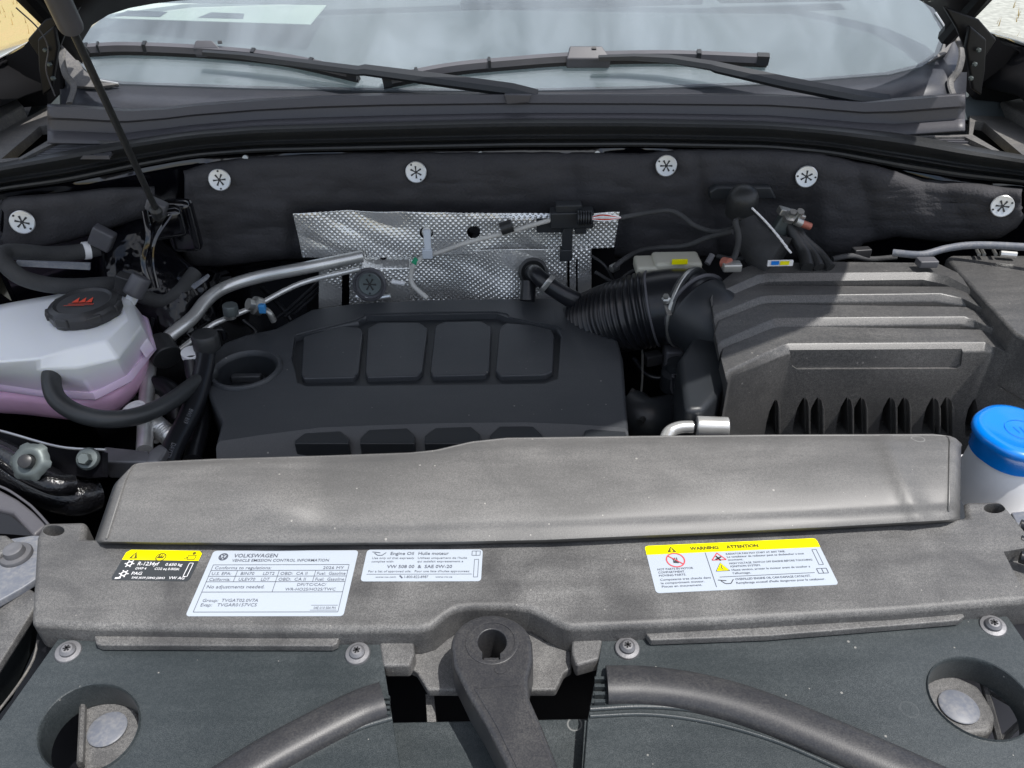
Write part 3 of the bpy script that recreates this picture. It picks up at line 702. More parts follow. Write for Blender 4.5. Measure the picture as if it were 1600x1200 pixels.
# left flank of the box with fins
fl = MB().prism(O([(1060, 560), (1100, 500), (1140, 560), (1142, 592), (1100, 640), (1070, 640)], zD - .02), (0, 0, -.14)).build('side_housing', 'coverdark', ab, bev=.01, seg=3)
for k in range(5):
    x = 1094 + k * 9; y = 522 + k * 14
    MB().tube([P(x - 3, y + 40, zD - .06), P(x - 5, y + 60, zD - .07), P(x - 9, y + 130, zD - .14)], .0012, n=6).build('rib', 'airbox', ab)
# elbow from hose to box
MB().tube([P(1090, 488, .013), P(1104, 500, .008), P(1118, 520, -.01), P(1128, 545, -.04)], .063, n=36, rf=lambda t: .064 - .006 * t).build('elbow', 'coverdark', ab)

# =============================================================== INTAKE HOSE
ih = thing('intake_hose', 'ribbed black air intake hose between engine cover and air filter box', 'hose', P(1000, 480, -.05))
hp = [P(868, 530, -.115), P(908, 512, -.075), P(948, 499, -.038), P(990, 489, -.012), P(1035, 480, .004), P(1072, 480, .010), P(1096, 492, .010)]
def resample(pts, n):
    L_ = [0]
    for a_, b_ in zip(pts, pts[1:]): L_.append(L_[-1] + (b_ - a_).length)
    out = []; k = 0
    for i in range(n + 1):
        t = L_[-1] * i / n
        while k < len(L_) - 2 and L_[k + 1] < t: k += 1
        out.append(pts[k].lerp(pts[k + 1], (t - L_[k]) / max(1e-9, L_[k + 1] - L_[k])))
    return out
hpp = resample(crom(hp, 40), 340)
def hr(t):
    base = .049 + .015 * min(1, t / .70)
    if .27 < t < .70: return base + .0026 * math.sin((t - .27) / .43 * math.tau * 16)
    return base - .001
MB().tube(hpp, .05, n=40, smooth=False, rf=hr).build('bellows', 'hose', ih)
def ringat(i, r, w, name, m, par):
    p = hpp[i]; ax = (hpp[min(i + 1, len(hpp) - 1)] - hpp[i - 1]).normalized()
    return MB().lathe([(r - .004, -w), (r, -w), (r + .0012, -w * .6), (r + .0012, w * .6), (r, w), (r - .004, w)], p, ax, n=56, cap0=False, cap1=False).build(name, m, par)
N_ = len(hpp)
ringat(int(N_ * .71), .0645, .002, 'collar', 'grey', ih)
ringat(int(N_ * .90), .0665, .007, 'clamp', 'rubbergrey', ih)
ringat(int(N_ * .90), .0678, .003, 'clamp_band', 'steel', ih)
ringat(int(N_ * .955), .0665, .002, 'collar', 'grey', ih)
MB().lathe([(.0075, 0), (.0075, .006), (.005, .008), (.005, .012)], P(1041, 470, .045), (-.2, -.3, 1), n=6).build('clamp_screw', 'steel', ih)
MB().prism([P(1038, 476, .04), P(1046, 474, .04), P(1051, 492, .03), P(1043, 494, .03)], (0, .008, -.004)).build('clamp_tab', 'steel', ih, bev=.001)

# breather hose with grommet
bh = thing('breather_hose', 'black elbow hose plugged into a round grommet above the engine cover', 'hose', P(850, 440, 0))
MB().lathe([(.027, 0), (.027, .008), (.022, .010), (.016, .006), (.016, -.01)], Q(833, 425, 1.27), (0, -1, .35), n=32).build('grommet', 'rubber', bh)
MB().tube([Q(833, 424, 1.28), Q(836, 426, 1.23), Q(850, 440, 1.21), Q(880, 460, 1.20), Q(902, 472, 1.20)], .0155, n=18, rf=lambda t: .0125 + .004 * t).build('tube', 'hose', bh)
MB().tube([Q(826, 440, 1.24), Q(824, 470, 1.22)], .014, n=14).build('branch', 'hose', bh)
pth = crom([Q(846, 436, 1.205), Q(850, 440, 1.20), Q(856, 445, 1.197)], 2)
MB().tube([Q(852, 441, 1.20), Q(858, 446, 1.197)], .0175, n=18).build('clamp', 'steel', bh)
MB().prism([Q(846, 448, 1.18), Q(852, 452, 1.18), Q(862, 440, 1.18), Q(857, 437, 1.18)], (0, -.004, 0)).build('clamp_ear', 'steel', bh, bev=.001)

# =============================================================== SENSOR CABLE
sc = thing('sensor_cable', 'pale grey sensor cable looping over the foil from a black plug', 'cable', Q(700, 390, 1.27))
MB().tube([Q(870, 341, 1.26), Q(838, 350, 1.25), Q(790, 364, 1.25), Q(730, 379, 1.25), Q(690, 393, 1.25), Q(665, 400, 1.245), Q(650, 411, 1.24), Q(643, 425, 1.24), Q(645, 445, 1.235), Q(668, 466, 1.22)], .0042, n=10).build('cable', 'cable', sc)
MB().tube([Q(652, 404, 1.243), Q(647, 412, 1.24)], .0058, n=12).build('tag', 'green', sc)
MB().box(Q(668, 396, 1.238), (.018, .010, .018)).build('holder', 'clearplastic', sc, bev=.002)
MB().prism([Q(661, 358, 1.25), Q(673, 358, 1.25), Q(674, 390, 1.24), Q(664, 390, 1.24)], (0, -.005, 0)).build('holder_strap', 'clearplastic', sc, bev=.001)
MB().lathe([(.009, 0), (.009, .004), (.006, .008)], Q(667, 362, 1.30), (0, -1, .2), n=18).build('stud', 'alu', sc)
MB().tube([Q(783, 358, 1.25), Q(801, 352, 1.25)], .011, n=14).build('clamp', 'rubber', sc)
plug = thing('sensor_plug', 'black electrical plug clipped on the foil shield with a corrugated end', 'plug', Q(890, 340, 1.27))
MB().box(Q(893, 340, 1.265), (.075, .03, .030)).build('body', 'coverdark', plug, bev=.003)
MB().box(Q(888, 324, 1.265), (.045, .022, .016)).build('latch', 'coverdark', plug, bev=.002)
MB().box(Q(865, 352, 1.27), (.06, .02, .020)).build('bracket', 'coverdark', plug, bev=.002)
MB().box(Q(886, 372, 1.262), (.018, .02, .05)).build('foot', 'coverdark', plug, bev=.002)
MB().box(Q(884, 396, 1.258), (.022, .02, .022)).build('foot_clip', 'coverdark', plug, bev=.002)
MB().box(Q(907, 355, 1.262), (.02, .02, .018)).build('latch', 'coverdark', plug, bev=.002)
for k in range(6):
    MB().tube([Q(902 + k * 4, 340, 1.24), Q(904.5 + k * 4, 340, 1.24)], .0125, n=14).build('ring', 'coverdark', plug)
for k in range(6):
    MB().tube([Q(925, 338 + k, 1.25), Q(940, 334 + 2.2 * k, 1.25), Q(955, 336 + k * 1.6, 1.25), Q(972, 340, 1.25)], .0011, n=5).build('strand', 'redprint' if k in (1, 4) else 'alu', plug)

# wiring on the right of the firewall
def wire(label, pts, r, m='tape', grp='taped wires on the firewall', name='wire'):
    return tag(MB().tube([Q(*p) for p in pts], r, n=10).build(name, m), label, 'wire', grp)
wire('taped black wire running from the foil corner across the felt to the boot', [(970, 340, 1.25), (1010, 333, 1.27), (1045, 329, 1.28), (1065, 337, 1.27), (1085, 352, 1.25), (1115, 362, 1.24), (1145, 357, 1.22), (1150, 345, 1.2)], .0045)
wire('thinner black wire sagging below the felt mat toward the brake reservoir', [(1145, 362, 1.2), (1110, 370, 1.22), (1070, 384, 1.24), (1030, 387, 1.25), (1000, 392, 1.25), (975, 405, 1.22), (960, 418, 1.2)], .0045)
wire('black wire hanging from the boot down to the air filter box', [(1148, 345, 1.17), (1154, 370, 1.16), (1150, 395, 1.15), (1140, 415, 1.13)], .005)
boot = thing('terminal_boot', 'rounded black rubber boot over a terminal on the firewall', 'rubber boot', Q(1158, 310, 1.26))
MB().lathe([(.024, -.02), (.026, 0), (.025, .016), (.020, .026), (.010, .031), (.0005, .032)], Q(1159, 318, 1.24), (0, -.35, 1), n=28).build('cap', 'rubber', boot)
MB().prism([Q(1108, 300, 1.29), Q(1120, 292, 1.29), (Q(1205, 292, 1.29)), Q(1215, 312, 1.29), Q(1110, 314, 1.29)], (0, .02, 0)).build('plate', 'coverdark', boot, bev=.004)
MB().box(Q(1158, 336, 1.23), (.02, .02, .015)).build('neck', 'rubber', boot, bev=.003)
sl = thing('cable_sleeve', 'thick tape wrapped cable bundle with a white zigzag edge', 'cable', Q(1175, 370, 1.2))
MB().tube([Q(1165, 345, 1.235), Q(1172, 365, 1.215), Q(1190, 390, 1.19), Q(1215, 405, 1.17)], .034, n=20, rf=lambda t: .018 + .022 * t).build('sleeve', 'tape', sl)
zz = []
for k in range(18):
    t = k / 17; zz.append(Q(1178 + 55 * t + (3 if k % 2 else -3), 328 + 50 * t + 14 * t * t + (3 if k % 2 else -3), 1.165 - .02 * t))
MB().tube(zz, .0018, n=6, sub=2).build('edge_piping', 'white', sl)
tm = thing('ground_terminal', 'bare metal battery terminal clamp with a red tip on the firewall', 'terminal', Q(1235, 345, 1.22))
MB().box(Q(1236, 334, 1.21), (.045, .02, .012), Matrix.Rotation(.3, 3, 'Y')).build('bracket', 'steel', tm, bev=.002)
MB().box(Q(1222, 352, 1.21), (.026, .02, .05), Matrix.Rotation(.4, 3, 'Y')).build('clamp', 'zinc', tm, bev=.004)
MB().lathe([(.011, 0), (.011, .008), (.006, .009), (.006, .02)], Q(1232, 342, 1.195), (.1, -.6, 1), n=6).build('nut', 'steel', tm)
MB().lathe([(.006, 0), (.006, .014)], Q(1246, 338, 1.195), (.1, -.6, 1), n=12).build('nut', 'steel', tm)
MB().tube([Q(1243, 345, 1.19), Q(1252, 349, 1.19)], .007, n=10).build('lug', 'steel', tm)
MB().tube([Q(1252, 349, 1.19), Q(1266, 354, 1.19)], .0062, n=10).build('tip', 'copper', tm)
for k in range(3):
    wire(['leftmost', 'middle', 'rightmost'][k] + ' of three thick black cables fanning down from the metal terminal', [(1236 + 3 * k, 352, 1.205), (1243 + 6 * k, 372, 1.19), (1256 + 12 * k, 395, 1.17), (1262 + 18 * k, 418, 1.14)], .0105 - .0015 * k, 'rubber', 'thick cables from the terminal', 'cable')

# looms and small hoses filling the shaded gaps
def loom(name, label, cat, cables, plugs=()):
    t = thing(name, label, cat, P(*cables[0][0][0]))
    for pts, r_, m_ in cables: MB().tube([P(*p) for p in pts], r_, n=10).build('cable', m_, t)
    for (x, y, z), sz, m_, a_ in plugs: MB().box(P(x, y, z), sz, Matrix.Rotation(a_, 3, 'Z')).build('connector', m_, t, bev=.002)
    return t
loom('wiring_loom', 'tangle of thin black wires and plugs in the shade left of the silver pipes', 'wires',
     [([(235, 470, -.02), (262, 500, -.03), (258, 535, -.05), (270, 560, -.06)], .0035, 'tape'), ([(280, 440, .0), (292, 470, -.02), (270, 500, -.03), (245, 520, -.04)], .0045, 'tape'),
      ([(310, 470, -.05), (330, 500, -.06), (300, 530, -.06)], .003, 'hose'), ([(345, 420, -.02), (330, 445, -.02), (300, 450, -.02), (270, 440, -.01)], .006, 'tape'),
      ([(380, 500, -.06), (400, 520, -.08), (370, 535, -.09)], .004, 'hose'), ([(410, 450, -.05), (440, 480, -.06), (455, 500, -.08)], .005, 'hose'), ([(325, 520, -.04), (345, 515, -.04), (352, 530, -.06)], .005, 'hose')],
     [((262, 490, -.02), (.02, .016, .014), 'cap', .4), ((300, 520, -.05), (.022, .016, .012), 'grey', -.5), ((352, 440, -.03), (.025, .018, .014), 'cap', .2)])
loom('wiring_loom', 'black wires and plugs deep in the gap between engine cover and air filter box', 'wires',
     [([(990, 560, -.08), (1010, 585, -.09), (1035, 590, -.09), (1060, 575, -.08)], .004, 'hose'), ([(985, 610, -.09), (1005, 625, -.10), (1030, 640, -.11)], .006, 'tape'),
      ([(1050, 630, -.08), (1075, 650, -.08), (1090, 670, -.09)], .004, 'tape'), ([(1000, 660, -.08), (1020, 640, -.085), (1045, 640, -.09)], .005, 'rubber')],
     [((1020, 560, -.08), (.03, .02, .02), 'cap', .3), ((1060, 600, -.07), (.022, .018, .03), 'grey', .1), ((1004, 645, -.09), (.02, .015, .015), 'cap', -.4)])
loom('wiring_loom', 'thin wires and small clips behind the air hose below the felt mat', 'wires',
     [([(930, 425, .02), (960, 440, .0), (985, 425, .02), (1000, 420, .03)], .003, 'tape'), ([(925, 400, .04), (945, 415, .03), (960, 440, .0)], .0025, 'wire'), ([(1180, 400, .06), (1150, 405, .05), (1120, 400, .05)], .004, 'tape'),
      ([(1300, 405, .06), (1330, 400, .06), (1360, 405, .05), (1400, 402, .05)], .005, 'tape')],
     [((960, 418, .02), (.02, .012, .012), 'steel', .8), ((1345, 396, .06), (.03, .016, .02), 'cap', .1)])
# brake reservoir
br = thing('brake_fluid_reservoir', 'cream plastic brake fluid reservoir with yellow label peeking over the hose', 'reservoir', Q(1050, 410, 1.18))
MB().box(Q(1056, 414, 1.2), (.080, .05, .030)).build('tank', 'fluid', br, bev=.006, seg=3)
MB().box(Q(1010, 416, 1.2), (.04, .05, .02)).build('side_tank', 'fluid', br, bev=.005, seg=3)
MB().box(Q(1062, 409, 1.172), (.026, .004, .008)).build('label', 'yellow', br)
lv = thing('warning_tag', 'small white blue and yellow printed tag beside the terminal cables', 'tag', Q(1217, 410, 1.14))
MB().box(Q(1219, 411, 1.12), (.040, .004, .009)).build('card', 'white', lv)
MB().box(Q(1211, 411, 1.1165), (.012, .002, .006)).build('print_block', 'blue', lv)
MB().box(Q(1226, 411, 1.1165), (.014, .002, .006)).build('print_block', 'yellow', lv)
bm_ = thing('bracket', 'small bare metal bracket by the collar of the air hose', 'bracket', Q(1140, 415, 1.12))
MB().box(Q(1143, 416, 1.12), (.03, .02, .014)).build('plate', 'steel', bm_, bev=.003)
MB().tube([Q(1130, 410, 1.13), Q(1140, 412, 1.12)], .009, n=12).build('bush', 'copper', bm_)
MB().tube([Q(1105, 412, 1.13), Q(1113, 398, 1.14)], .005, n=8).build('pin', 'grey', bm_)

# =============================================================== FUSE BOX COVER
fb = thing('fuse_box', 'flat grey fuse box lid at the right edge behind the air filter box', 'fuse box', P(1560, 450, 0))
MB().prism(O([(1478, 402), (1486, 398), (1640, 398), (1660, 560), (1592, 523), (1585, 520), (1498, 425)], .07), (0, 0, -.09)).build('lid', 'airbox', fb, bev=.006, seg=3)
for x in (1526, 1534, 1552):
    MB().tube([P(x, 391, .08), P(x + 4, 398, .08)], .003, n=6).build('hinge', 'steel', fb)
MB().tube([P(1563, 396, .08), P(1588, 398, .08)], .005, n=8).build('latch', 'alu', fb)
Pr = Print(P(1535, 416, .0712), V((1, 0, 0)), V((0, 1, 0)))
Pr.text('+  TCB', 0, 0, .010, .035, 'airbox'); Pr.build(fb, {'airbox': 'embossed_text'})
wire('wide pale blue grey brace pipe along the right inner fender', [(1395, 395, 1.19), (1440, 398, 1.17), (1480, 388, 1.17), (1530, 383, 1.16), (1640, 388, 1.12)], .0062, 'ice', None, 'fender_brace')
sb = tag(MB().box(Q(1448, 410, 1.14), (.03, .02, .012)).build('connector', 'grey', None, bev=.002), 'small grey connector block at the rear right corner of the air filter box', 'connector')

# =============================================================== COOLANT TANK
ct = thing('coolant_reservoir', 'milky white coolant reservoir with pink coolant and black screw cap', 'reservoir', P(120, 560, -.08))
def ring_(l, z): return [P(x, y, z) for x, y in l]
r3 = ring_([(-70, 500), (30, 480), (120, 462), (165, 460), (190, 475), (198, 500), (165, 532), (110, 545), (60, 560), (0, 565), (-40, 565), (-70, 560)], .085)
r2 = ring_([(-80, 492), (20, 472), (110, 456), (172, 452), (204, 468), (222, 510), (185, 560), (120, 575), (60, 578), (0, 580), (-50, 580), (-80, 575)], .065)
r1 = ring_([(-80, 500), (20, 490), (110, 480), (190, 480), (228, 500), (238, 540), (200, 588), (145, 616), (70, 612), (0, 602), (-50, 600), (-80, 598)], .012)
r0 = [p + V((0, 0, -.008)) for p in r1]
MB().rings([r3, r2, [a_.lerp(b_, .5) for a_, b_ in zip(r2, r1)], r1, r0]).build('upper_shell', 'tank', ct, bev=.012, seg=4)
cen = sum(r1, V((0, 0, 0))) / len(r1)
def sc_(r, f, dz): return [cen + (p - cen) * f + V((0, 0, dz)) for p in r]
MB().rings([sc_(r1, 1.02, .004), sc_(r1, 1.03, .0), sc_(r1, 1.03, -.007), sc_(r1, 1.0, -.011)]).build('seam_flange', 'tank', ct)
MB().rings([sc_(r1, .97, -.008), sc_(r1, .965, -.03), sc_(r1, .90, -.055), sc_(r1, .80, -.07), sc_(r1, .7, -.075)]).build('lower_shell', 'pink', ct, sub=2)
cp = P(136, 488, .088)
capo = MB().lathe([(.042, -.02), (.042, -.004), (.049, -.002), (.050, .004), (.050, .012), (.047, .017), (.040, .020), (.036, .017), (0.0005, .018)], cp, (0, 0, 1), n=64, lobes=lambda a, r: 1 + (.035 if (r > .047 and math.cos(7 * a) > .35) else 0)).build('screw_cap', 'cap', ct, sharp=30)
for k in range(7):
    a_ = k * math.tau / 7
    MB().box(cp + V((math.cos(a_) * .0485, math.sin(a_) * .0485, .009)), (.008, .020, .012), Matrix.Rotation(a_, 3, 'Z')).build('grip', 'cap', capo, bev=.002)
Pr = Print(cp + V((-.022, -.012, .0186)), V((1, 0, 0)), V((0, 1, 0)))
for k in range(3):
    x = .007 + k * .010
    Pr.poly([(x, .008), (x + .010, .008), (x + .005, .024)], 'redprint', .0004)
for k in range(2): Pr.line(.004, .004 - k * .003, .042, .004 - k * .003, .001, 'redprint')
Pr.line(.0, -.001, .030, -.001, .001, 'redprint')
Pr.build(capo, {'redprint': 'warning_print'})
MB().lathe([(.046, -.006), (.054, -.012)], cp, (0, 0, 1), n=40).build('neck', 'tank', ct)
# details on tank
MB().prism([P(x, y, .0785) for x, y in ((22, 515), (78, 508), (90, 470), (48, 478))], (0, 0, -.002)).build('relief_panel', 'tank', ct, bev=.001)
MB().prism([P(202, 505, .045), P(216, 500, .045), P(232, 530, .035), P(218, 545, .035)], (.005, .0, -.02)).build('side_lug', 'tank', ct, bev=.003)
MB().tube([P(203, 472, .06), P(212, 456, .075)], .009, n=14).build('sensor_nipple', 'tank', ct)
sen = tag(MB().tube([P(206, 462, .075), P(222, 432, .10)], .0155, n=20).build('level_sensor', 'grey', None, bev=.003), 'grey cylindrical plug on the corner of the coolant reservoir', 'sensor')
ch = thing('coolant_hose', 'curved black rubber hose clamped to the front of the coolant reservoir', 'hose', P(150, 655, -.02))
MB().tube([P(96, 556, .06), P(88, 568, .058), P(80, 590, .05), P(88, 622, .035), P(120, 645, .02), P(165, 655, .01), P(215, 650, .0), P(262, 630, -.01), P(300, 603, -.02), P(330, 583, -.03)], .0125, n=20).build('tube', 'rubbergrey', ch)
MB().tube([P(100, 552, .063), P(92, 563, .060)], .0155, n=20).build('collar', 'cap', ch, bev=.001)
MB().tube([P(93, 562, .060), P(89, 567, .059)], .0160, n=20).build('clamp', 'steel', ch)
MB().box(P(84, 556, .065), (.01, .012, .005)).build('clamp_ear', 'steel', ch, bev=.001)

# =============================================================== PIPES ON THE LEFT
ap = thing('air_conditioning_pipe', 'thick silver aluminium pipe bending up toward the foil heat shield', 'pipe', P(330, 465, -.02))
MB().tube([P(235, 562, -.03), P(262, 528, -.01), P(300, 497, .0), P(322, 470, .01), P(350, 450, .012), P(400, 434, .02), P(480, 418, .035), P(566, 400, .04)], .0112, n=20).build('tube', 'alu', ap)
MB().tube([P(233, 566, -.03), P(229, 620, -.045), P(226, 705, -.05)], .0115, n=18).build('lower_tube', 'alu', ap)
MB().tube([P(246, 536, -.008), P(262, 560, -.02)], .024, n=16).build('holder', 'rubber', ap, bev=.003)
sp = thing('service_pipe', 'thin silver aluminium pipe with a grey service cap', 'pipe', P(360, 500, -.02))
MB().tube([P(262, 562, -.03), P(290, 540, -.02), P(325, 512, -.01), P(350, 499, -.005), P(400, 478, .0), P(470, 443, .02), P(562, 420, .038)], .0048, n=14).build('tube', 'alu', sp)
MB().tube([P(246, 600, -.05), P(246, 640, -.06), P(244, 690, -.07)], .0045, n=12).build('lower_tube', 'alu', sp)
MB().lathe([(.010, 0), (.010, .012), (.0085, .016), (.0085, .02)], P(360, 496, .0), (.1, 0, 1), n=16).build('port', 'steel', sp)
MB().lathe([(.0125, 0), (.0125, .014), (.011, .017), (.0005, .017)], P(361, 490, .014), (.1, 0, 1), n=24, lobes=lambda a, r: 1 + .05 * math.cos(8 * a)).build('service_cap', 'zinc', sp, sharp=60)
sf = thing('pipe_fitting', 'steel pipe flange with a blue bolt and short bent spout', 'fitting', P(408, 478, 0))
MB().lathe([(.016, -.006), (.016, .006), (.010, .008), (.010, .018)], P(402, 478, .0), (-.6, -.5, .5), n=24).build('flange', 'steel', sf)
MB().box(P(410, 482, .006), (.012, .01, .016)).build('bolt', mat('blue bolt', (.05, .25, .55), .4), sf, bev=.002)
MB().tube([P(408, 482, .0), P(420, 488, -.002), P(428, 502, -.02)], .0055, n=12).build('spout', 'steel', sf)

lh = thing('coolant_hose', 'thick black hose curving under the coolant reservoir', 'hose', P(260, 620, -.08))
MB().tube([P(205, 608, -.06), P(225, 603, -.05), P(255, 606, -.05), P(275, 625, -.06), P(280, 660, -.08)], .017, n=18).build('tube', 'hose', lh)
MB().tube([P(210, 606, -.058), P(220, 604, -.055)], .020, n=18).build('clamp', 'steel', lh)
fh = thing('flex_pipe', 'short ribbed silver flexible pipe joined by a bright ring near the reservoir', 'pipe', P(235, 645, -.08))
MB().tube([P(222, 648, -.05), P(245, 665, -.055), P(275, 690, -.065)], .014, n=20, sub=30, rf=lambda t: .0145 + .0009 * math.sin(t * 120)).build('tube', 'alu', fh)
MB().lathe([(.020, 0), (.020, .004), (.016, .004), (.014, .001), (.0005, .001)], P(210, 645, -.03), (-.2, -.3, 1), n=28, cap1=False).build('ring', 'white', fh)
MB().lathe([(.020, 0), (.020, .005), (.014, .005)], P(232, 648, -.04), (-.2, -.3, 1), n=28).build('ring', 'steel', fh)
# vertical printed hoses
for k, (pts, r, lab, txt) in enumerate((
    ([P(322, 540, .0), P(318, 580, -.02), P(300, 640, -.04), P(270, 700, -.05), P(258, 735, -.055)], .0155, 'black hose with white print running down from a coupling beside the filler well', 'GXFPTM'),
    ([P(300, 560, -.01), P(304, 590, -.03), P(316, 650, -.07), P(300, 720, -.08)], .013, 'black hose with a white ring on top beside the filler well', ''))):
    t = thing('heater_hose', lab, 'hose', pts[-1])
    MB().tube(pts, r, n=18).build('tube', 'hose', t)
    if k == 0:
        MB().lathe([(.021, 0), (.021, .022), (.018, .026), (.0005, .027)], P(324, 543, .0), (.05, 0, 1), n=24).build('coupling', 'rubber', t)
        d = (P(262, 700, -.03) - P(292, 632, -.02)).normalized(); vv = V((.75, .4, .3)); vv = (vv - d * vv.dot(d)).normalized()
        for (q, tx) in ((P(284, 633, -.021), '8W0 819'), (P(258, 692, -.033), 'DAYSTM')):
            q2 = min(crom(pts, 12), key=lambda c_: (c_ - q).length); tcm = (CAM - q2).normalized(); tcm = (tcm - d * tcm.dot(d)).normalized(); vv = tcm.cross(d)
            Pr = Print(q2 + tcm * .0158 - vv * .004, d, vv); Pr.text(tx, 0, 0, .009, .03, 'ice', h=.0004); Pr.build(t, {'ice': 'hose_print'})
    else:
        MB().lathe([(.0165, 0), (.0165, .008), (.014, .008)], P(301, 556, -.008), (.1, -.1, 1), n=24).build('white_ring', 'white', t)
lb = thing('lift_bracket', 'grey cast bracket bar below the silver pipes', 'bracket', P(210, 712, -.05))
MB().prism(O([(162, 697), (232, 704), (238, 716), (228, 722), (160, 722)], -.03), (0, 0, -.03)).build('bar', 'cast', lb, bev=.003)
MB().prism(O([(232, 704), (250, 692), (262, 700), (248, 722), (228, 722)], -.028), (0, 0, -.03)).build('arm', 'cast', lb, bev=.004)
for k in range(3):
    tag(MB().tube([P(430 + 14 * k, 500 - 4 * k, -.06), P(470 + 16 * k, 465 - 6 * k, -.04), P(520 + 14 * k, 418 - 4 * k, .0)], .0028, n=8).build('brake_line', 'hose'), ('leftmost', 'middle', 'rightmost')[k] + ' of the three thin black brake lines behind the engine cover', 'pipe', 'brake lines behind the engine cover')

# =============================================================== LEFT REAR: STRUT TOWER, HARNESS
tw = thing('strut_tower', 'glossy black painted strut tower sheet metal at the foot of the gas strut', 'strut tower', P(240, 380, 0))
mb = MB(); R = []
for (cx, cy, rx, yy) in ((212, 305, 22, 1.22), (218, 325, 24, 1.20), (212, 350, 34, 1.18), (205, 380, 42, 1.15), (215, 405, 55, 1.14), (235, 440, 75, 1.12), (240, 500, 90, 1.1)):
    yy += .09; c = Q(cx, cy, yy); w = rx * yy / 1209 * 1.2
    R.append([c + V((math.cos(a_) * w * (1 + .10 * math.sin(5 * a_)), math.sin(a_) * w * .6, 0)) for a_ in [k * math.tau / 24 for k in range(24)]])
mb.rings(R).build('tower', 'crumple', tw, sharp=80)
for k in range(2):
    MB().tube([Q(226 + 40 * k, 330 + 6 * k, 1.16), Q(232 + 10 * k, 370 + 4 * k, 1.13), Q(224 + 14 * k, 410, 1.12), Q(236 + 10 * k, 450, 1.1)], .005, n=8, flat=.5).build('sheet_fold', 'paint', tw)
MB().box(Q(258, 345, 1.2), (.06, .05, .05), Matrix.Rotation(.4, 3, 'Z')).build('gusset', 'paint', tw, bev=.01)
MB().box(Q(285, 352, 1.22), (.05, .03, .09)).build('panel', 'paint', tw, bev=.01)
mb = MB()
for k in range(36):
    c = P(random.uniform(215, 330), random.uniform(395, 540), random.uniform(-.08, -.02)); a_ = random.random() * 3.1
    mb.tube([c, c + V((math.cos(a_) * .02, .005, math.sin(a_) * .02)), c + V((math.cos(a_) * .03, .01, math.sin(a_ + .6) * .03))], random.choice((.0015, .003, .004)), n=6, sub=3)
o = mb.build('cable_clutter', 'hose', None); o['kind'] = 'stuff'
ws = thing('strut_bracket', 'small pewter bracket and grey connector where the gas strut is mounted', 'bracket', Q(247, 330, 1.16))
MB().box(Q(245, 322, 1.15), (.03, .02, .02), Matrix.Rotation(.5, 3, 'Y')).build('socket', 'grey', ws, bev=.004)
MB().tube([Q(238, 318, 1.15), Q(252, 340, 1.15)], .010, n=14).build('collar', 'rubber', ws)

hn = thing('wiring_harness', 'looped tape wrapped wiring harness with a white tape band by the left fender', 'wiring harness', Q(60, 400, 1.05))
MB().tube([Q(155, 388, 1.180), Q(120, 394, 1.160), Q(80, 397, 1.130), Q(40, 394, 1.100), Q(12, 394, 1.080), Q(2, 402, 1.060), Q(12, 417, 1.050), Q(35, 434, 1.050), Q(75, 445, 1.070), Q(120, 447, 1.090), Q(185, 445, 1.120), Q(215, 460, 1.140), Q(250, 470, 1.160), Q(280, 455, 1.180), Q(305, 425, 1.220)], .0125, n=14).build('bundle', 'tape', hn)
MB().tube([Q(130, 392, 1.166), Q(140, 391, 1.172)], .0145, n=16).build('tape_band', 'white', hn)
MB().box(Q(160, 372, 1.17), (.035, .02, .035), Matrix.Rotation(.6, 3, 'Y')).build('clip_block', 'grey', hn, bev=.004)
MB().box(Q(197, 445, 1.1), (.03, .02, .035), Matrix.Rotation(.4, 3, 'Y')).build('connector', 'cap', hn, bev=.003)
MB().prism([Q(298, 448, 1.1), Q(322, 432, 1.1), Q(325, 436, 1.1), Q(304, 452, 1.1)], (0, .01, 0)).build('tag', 'ice', hn)
iff = thing('inner_rail', 'pale metal rail glimpsed between loops of the wiring harness', 'rail', Q(80, 412, 1.06))
MB().prism([Q(25, 408, 1.06), Q(140, 412, 1.08), Q(140, 422, 1.08), Q(28, 416, 1.06)], (0, .004, 0)).build('flange', 'ice', iff)

# gas strut
gs = thing('gas_strut', 'thin black gas strut rod with grey cylinder propping the hood at the left', 'hood strut', Q(243, 335, 1.15))
a_ = Q(246, 332, 1.145); b_ = Q(96, 20, .93); dn = (b_ - a_).normalized()
top = Q(76, -30, .89)
j = Q(112, 44, .945)
MB().tube([a_, j], .0048, n=14, smooth=False).build('rod', 'rubber', gs)
dd = (j - a_).normalized()
MB().lathe([(.008, -.003), (.0125, 0), (.0135, .004), (.0135, .30)], j, dd, n=24).build('cylinder', 'grey', gs)
MB().lathe([(.010, 0), (.010, .02), (.006, .024)], a_ - dd * .01, dd, n=16).build('ball_socket', 'rubber', gs)

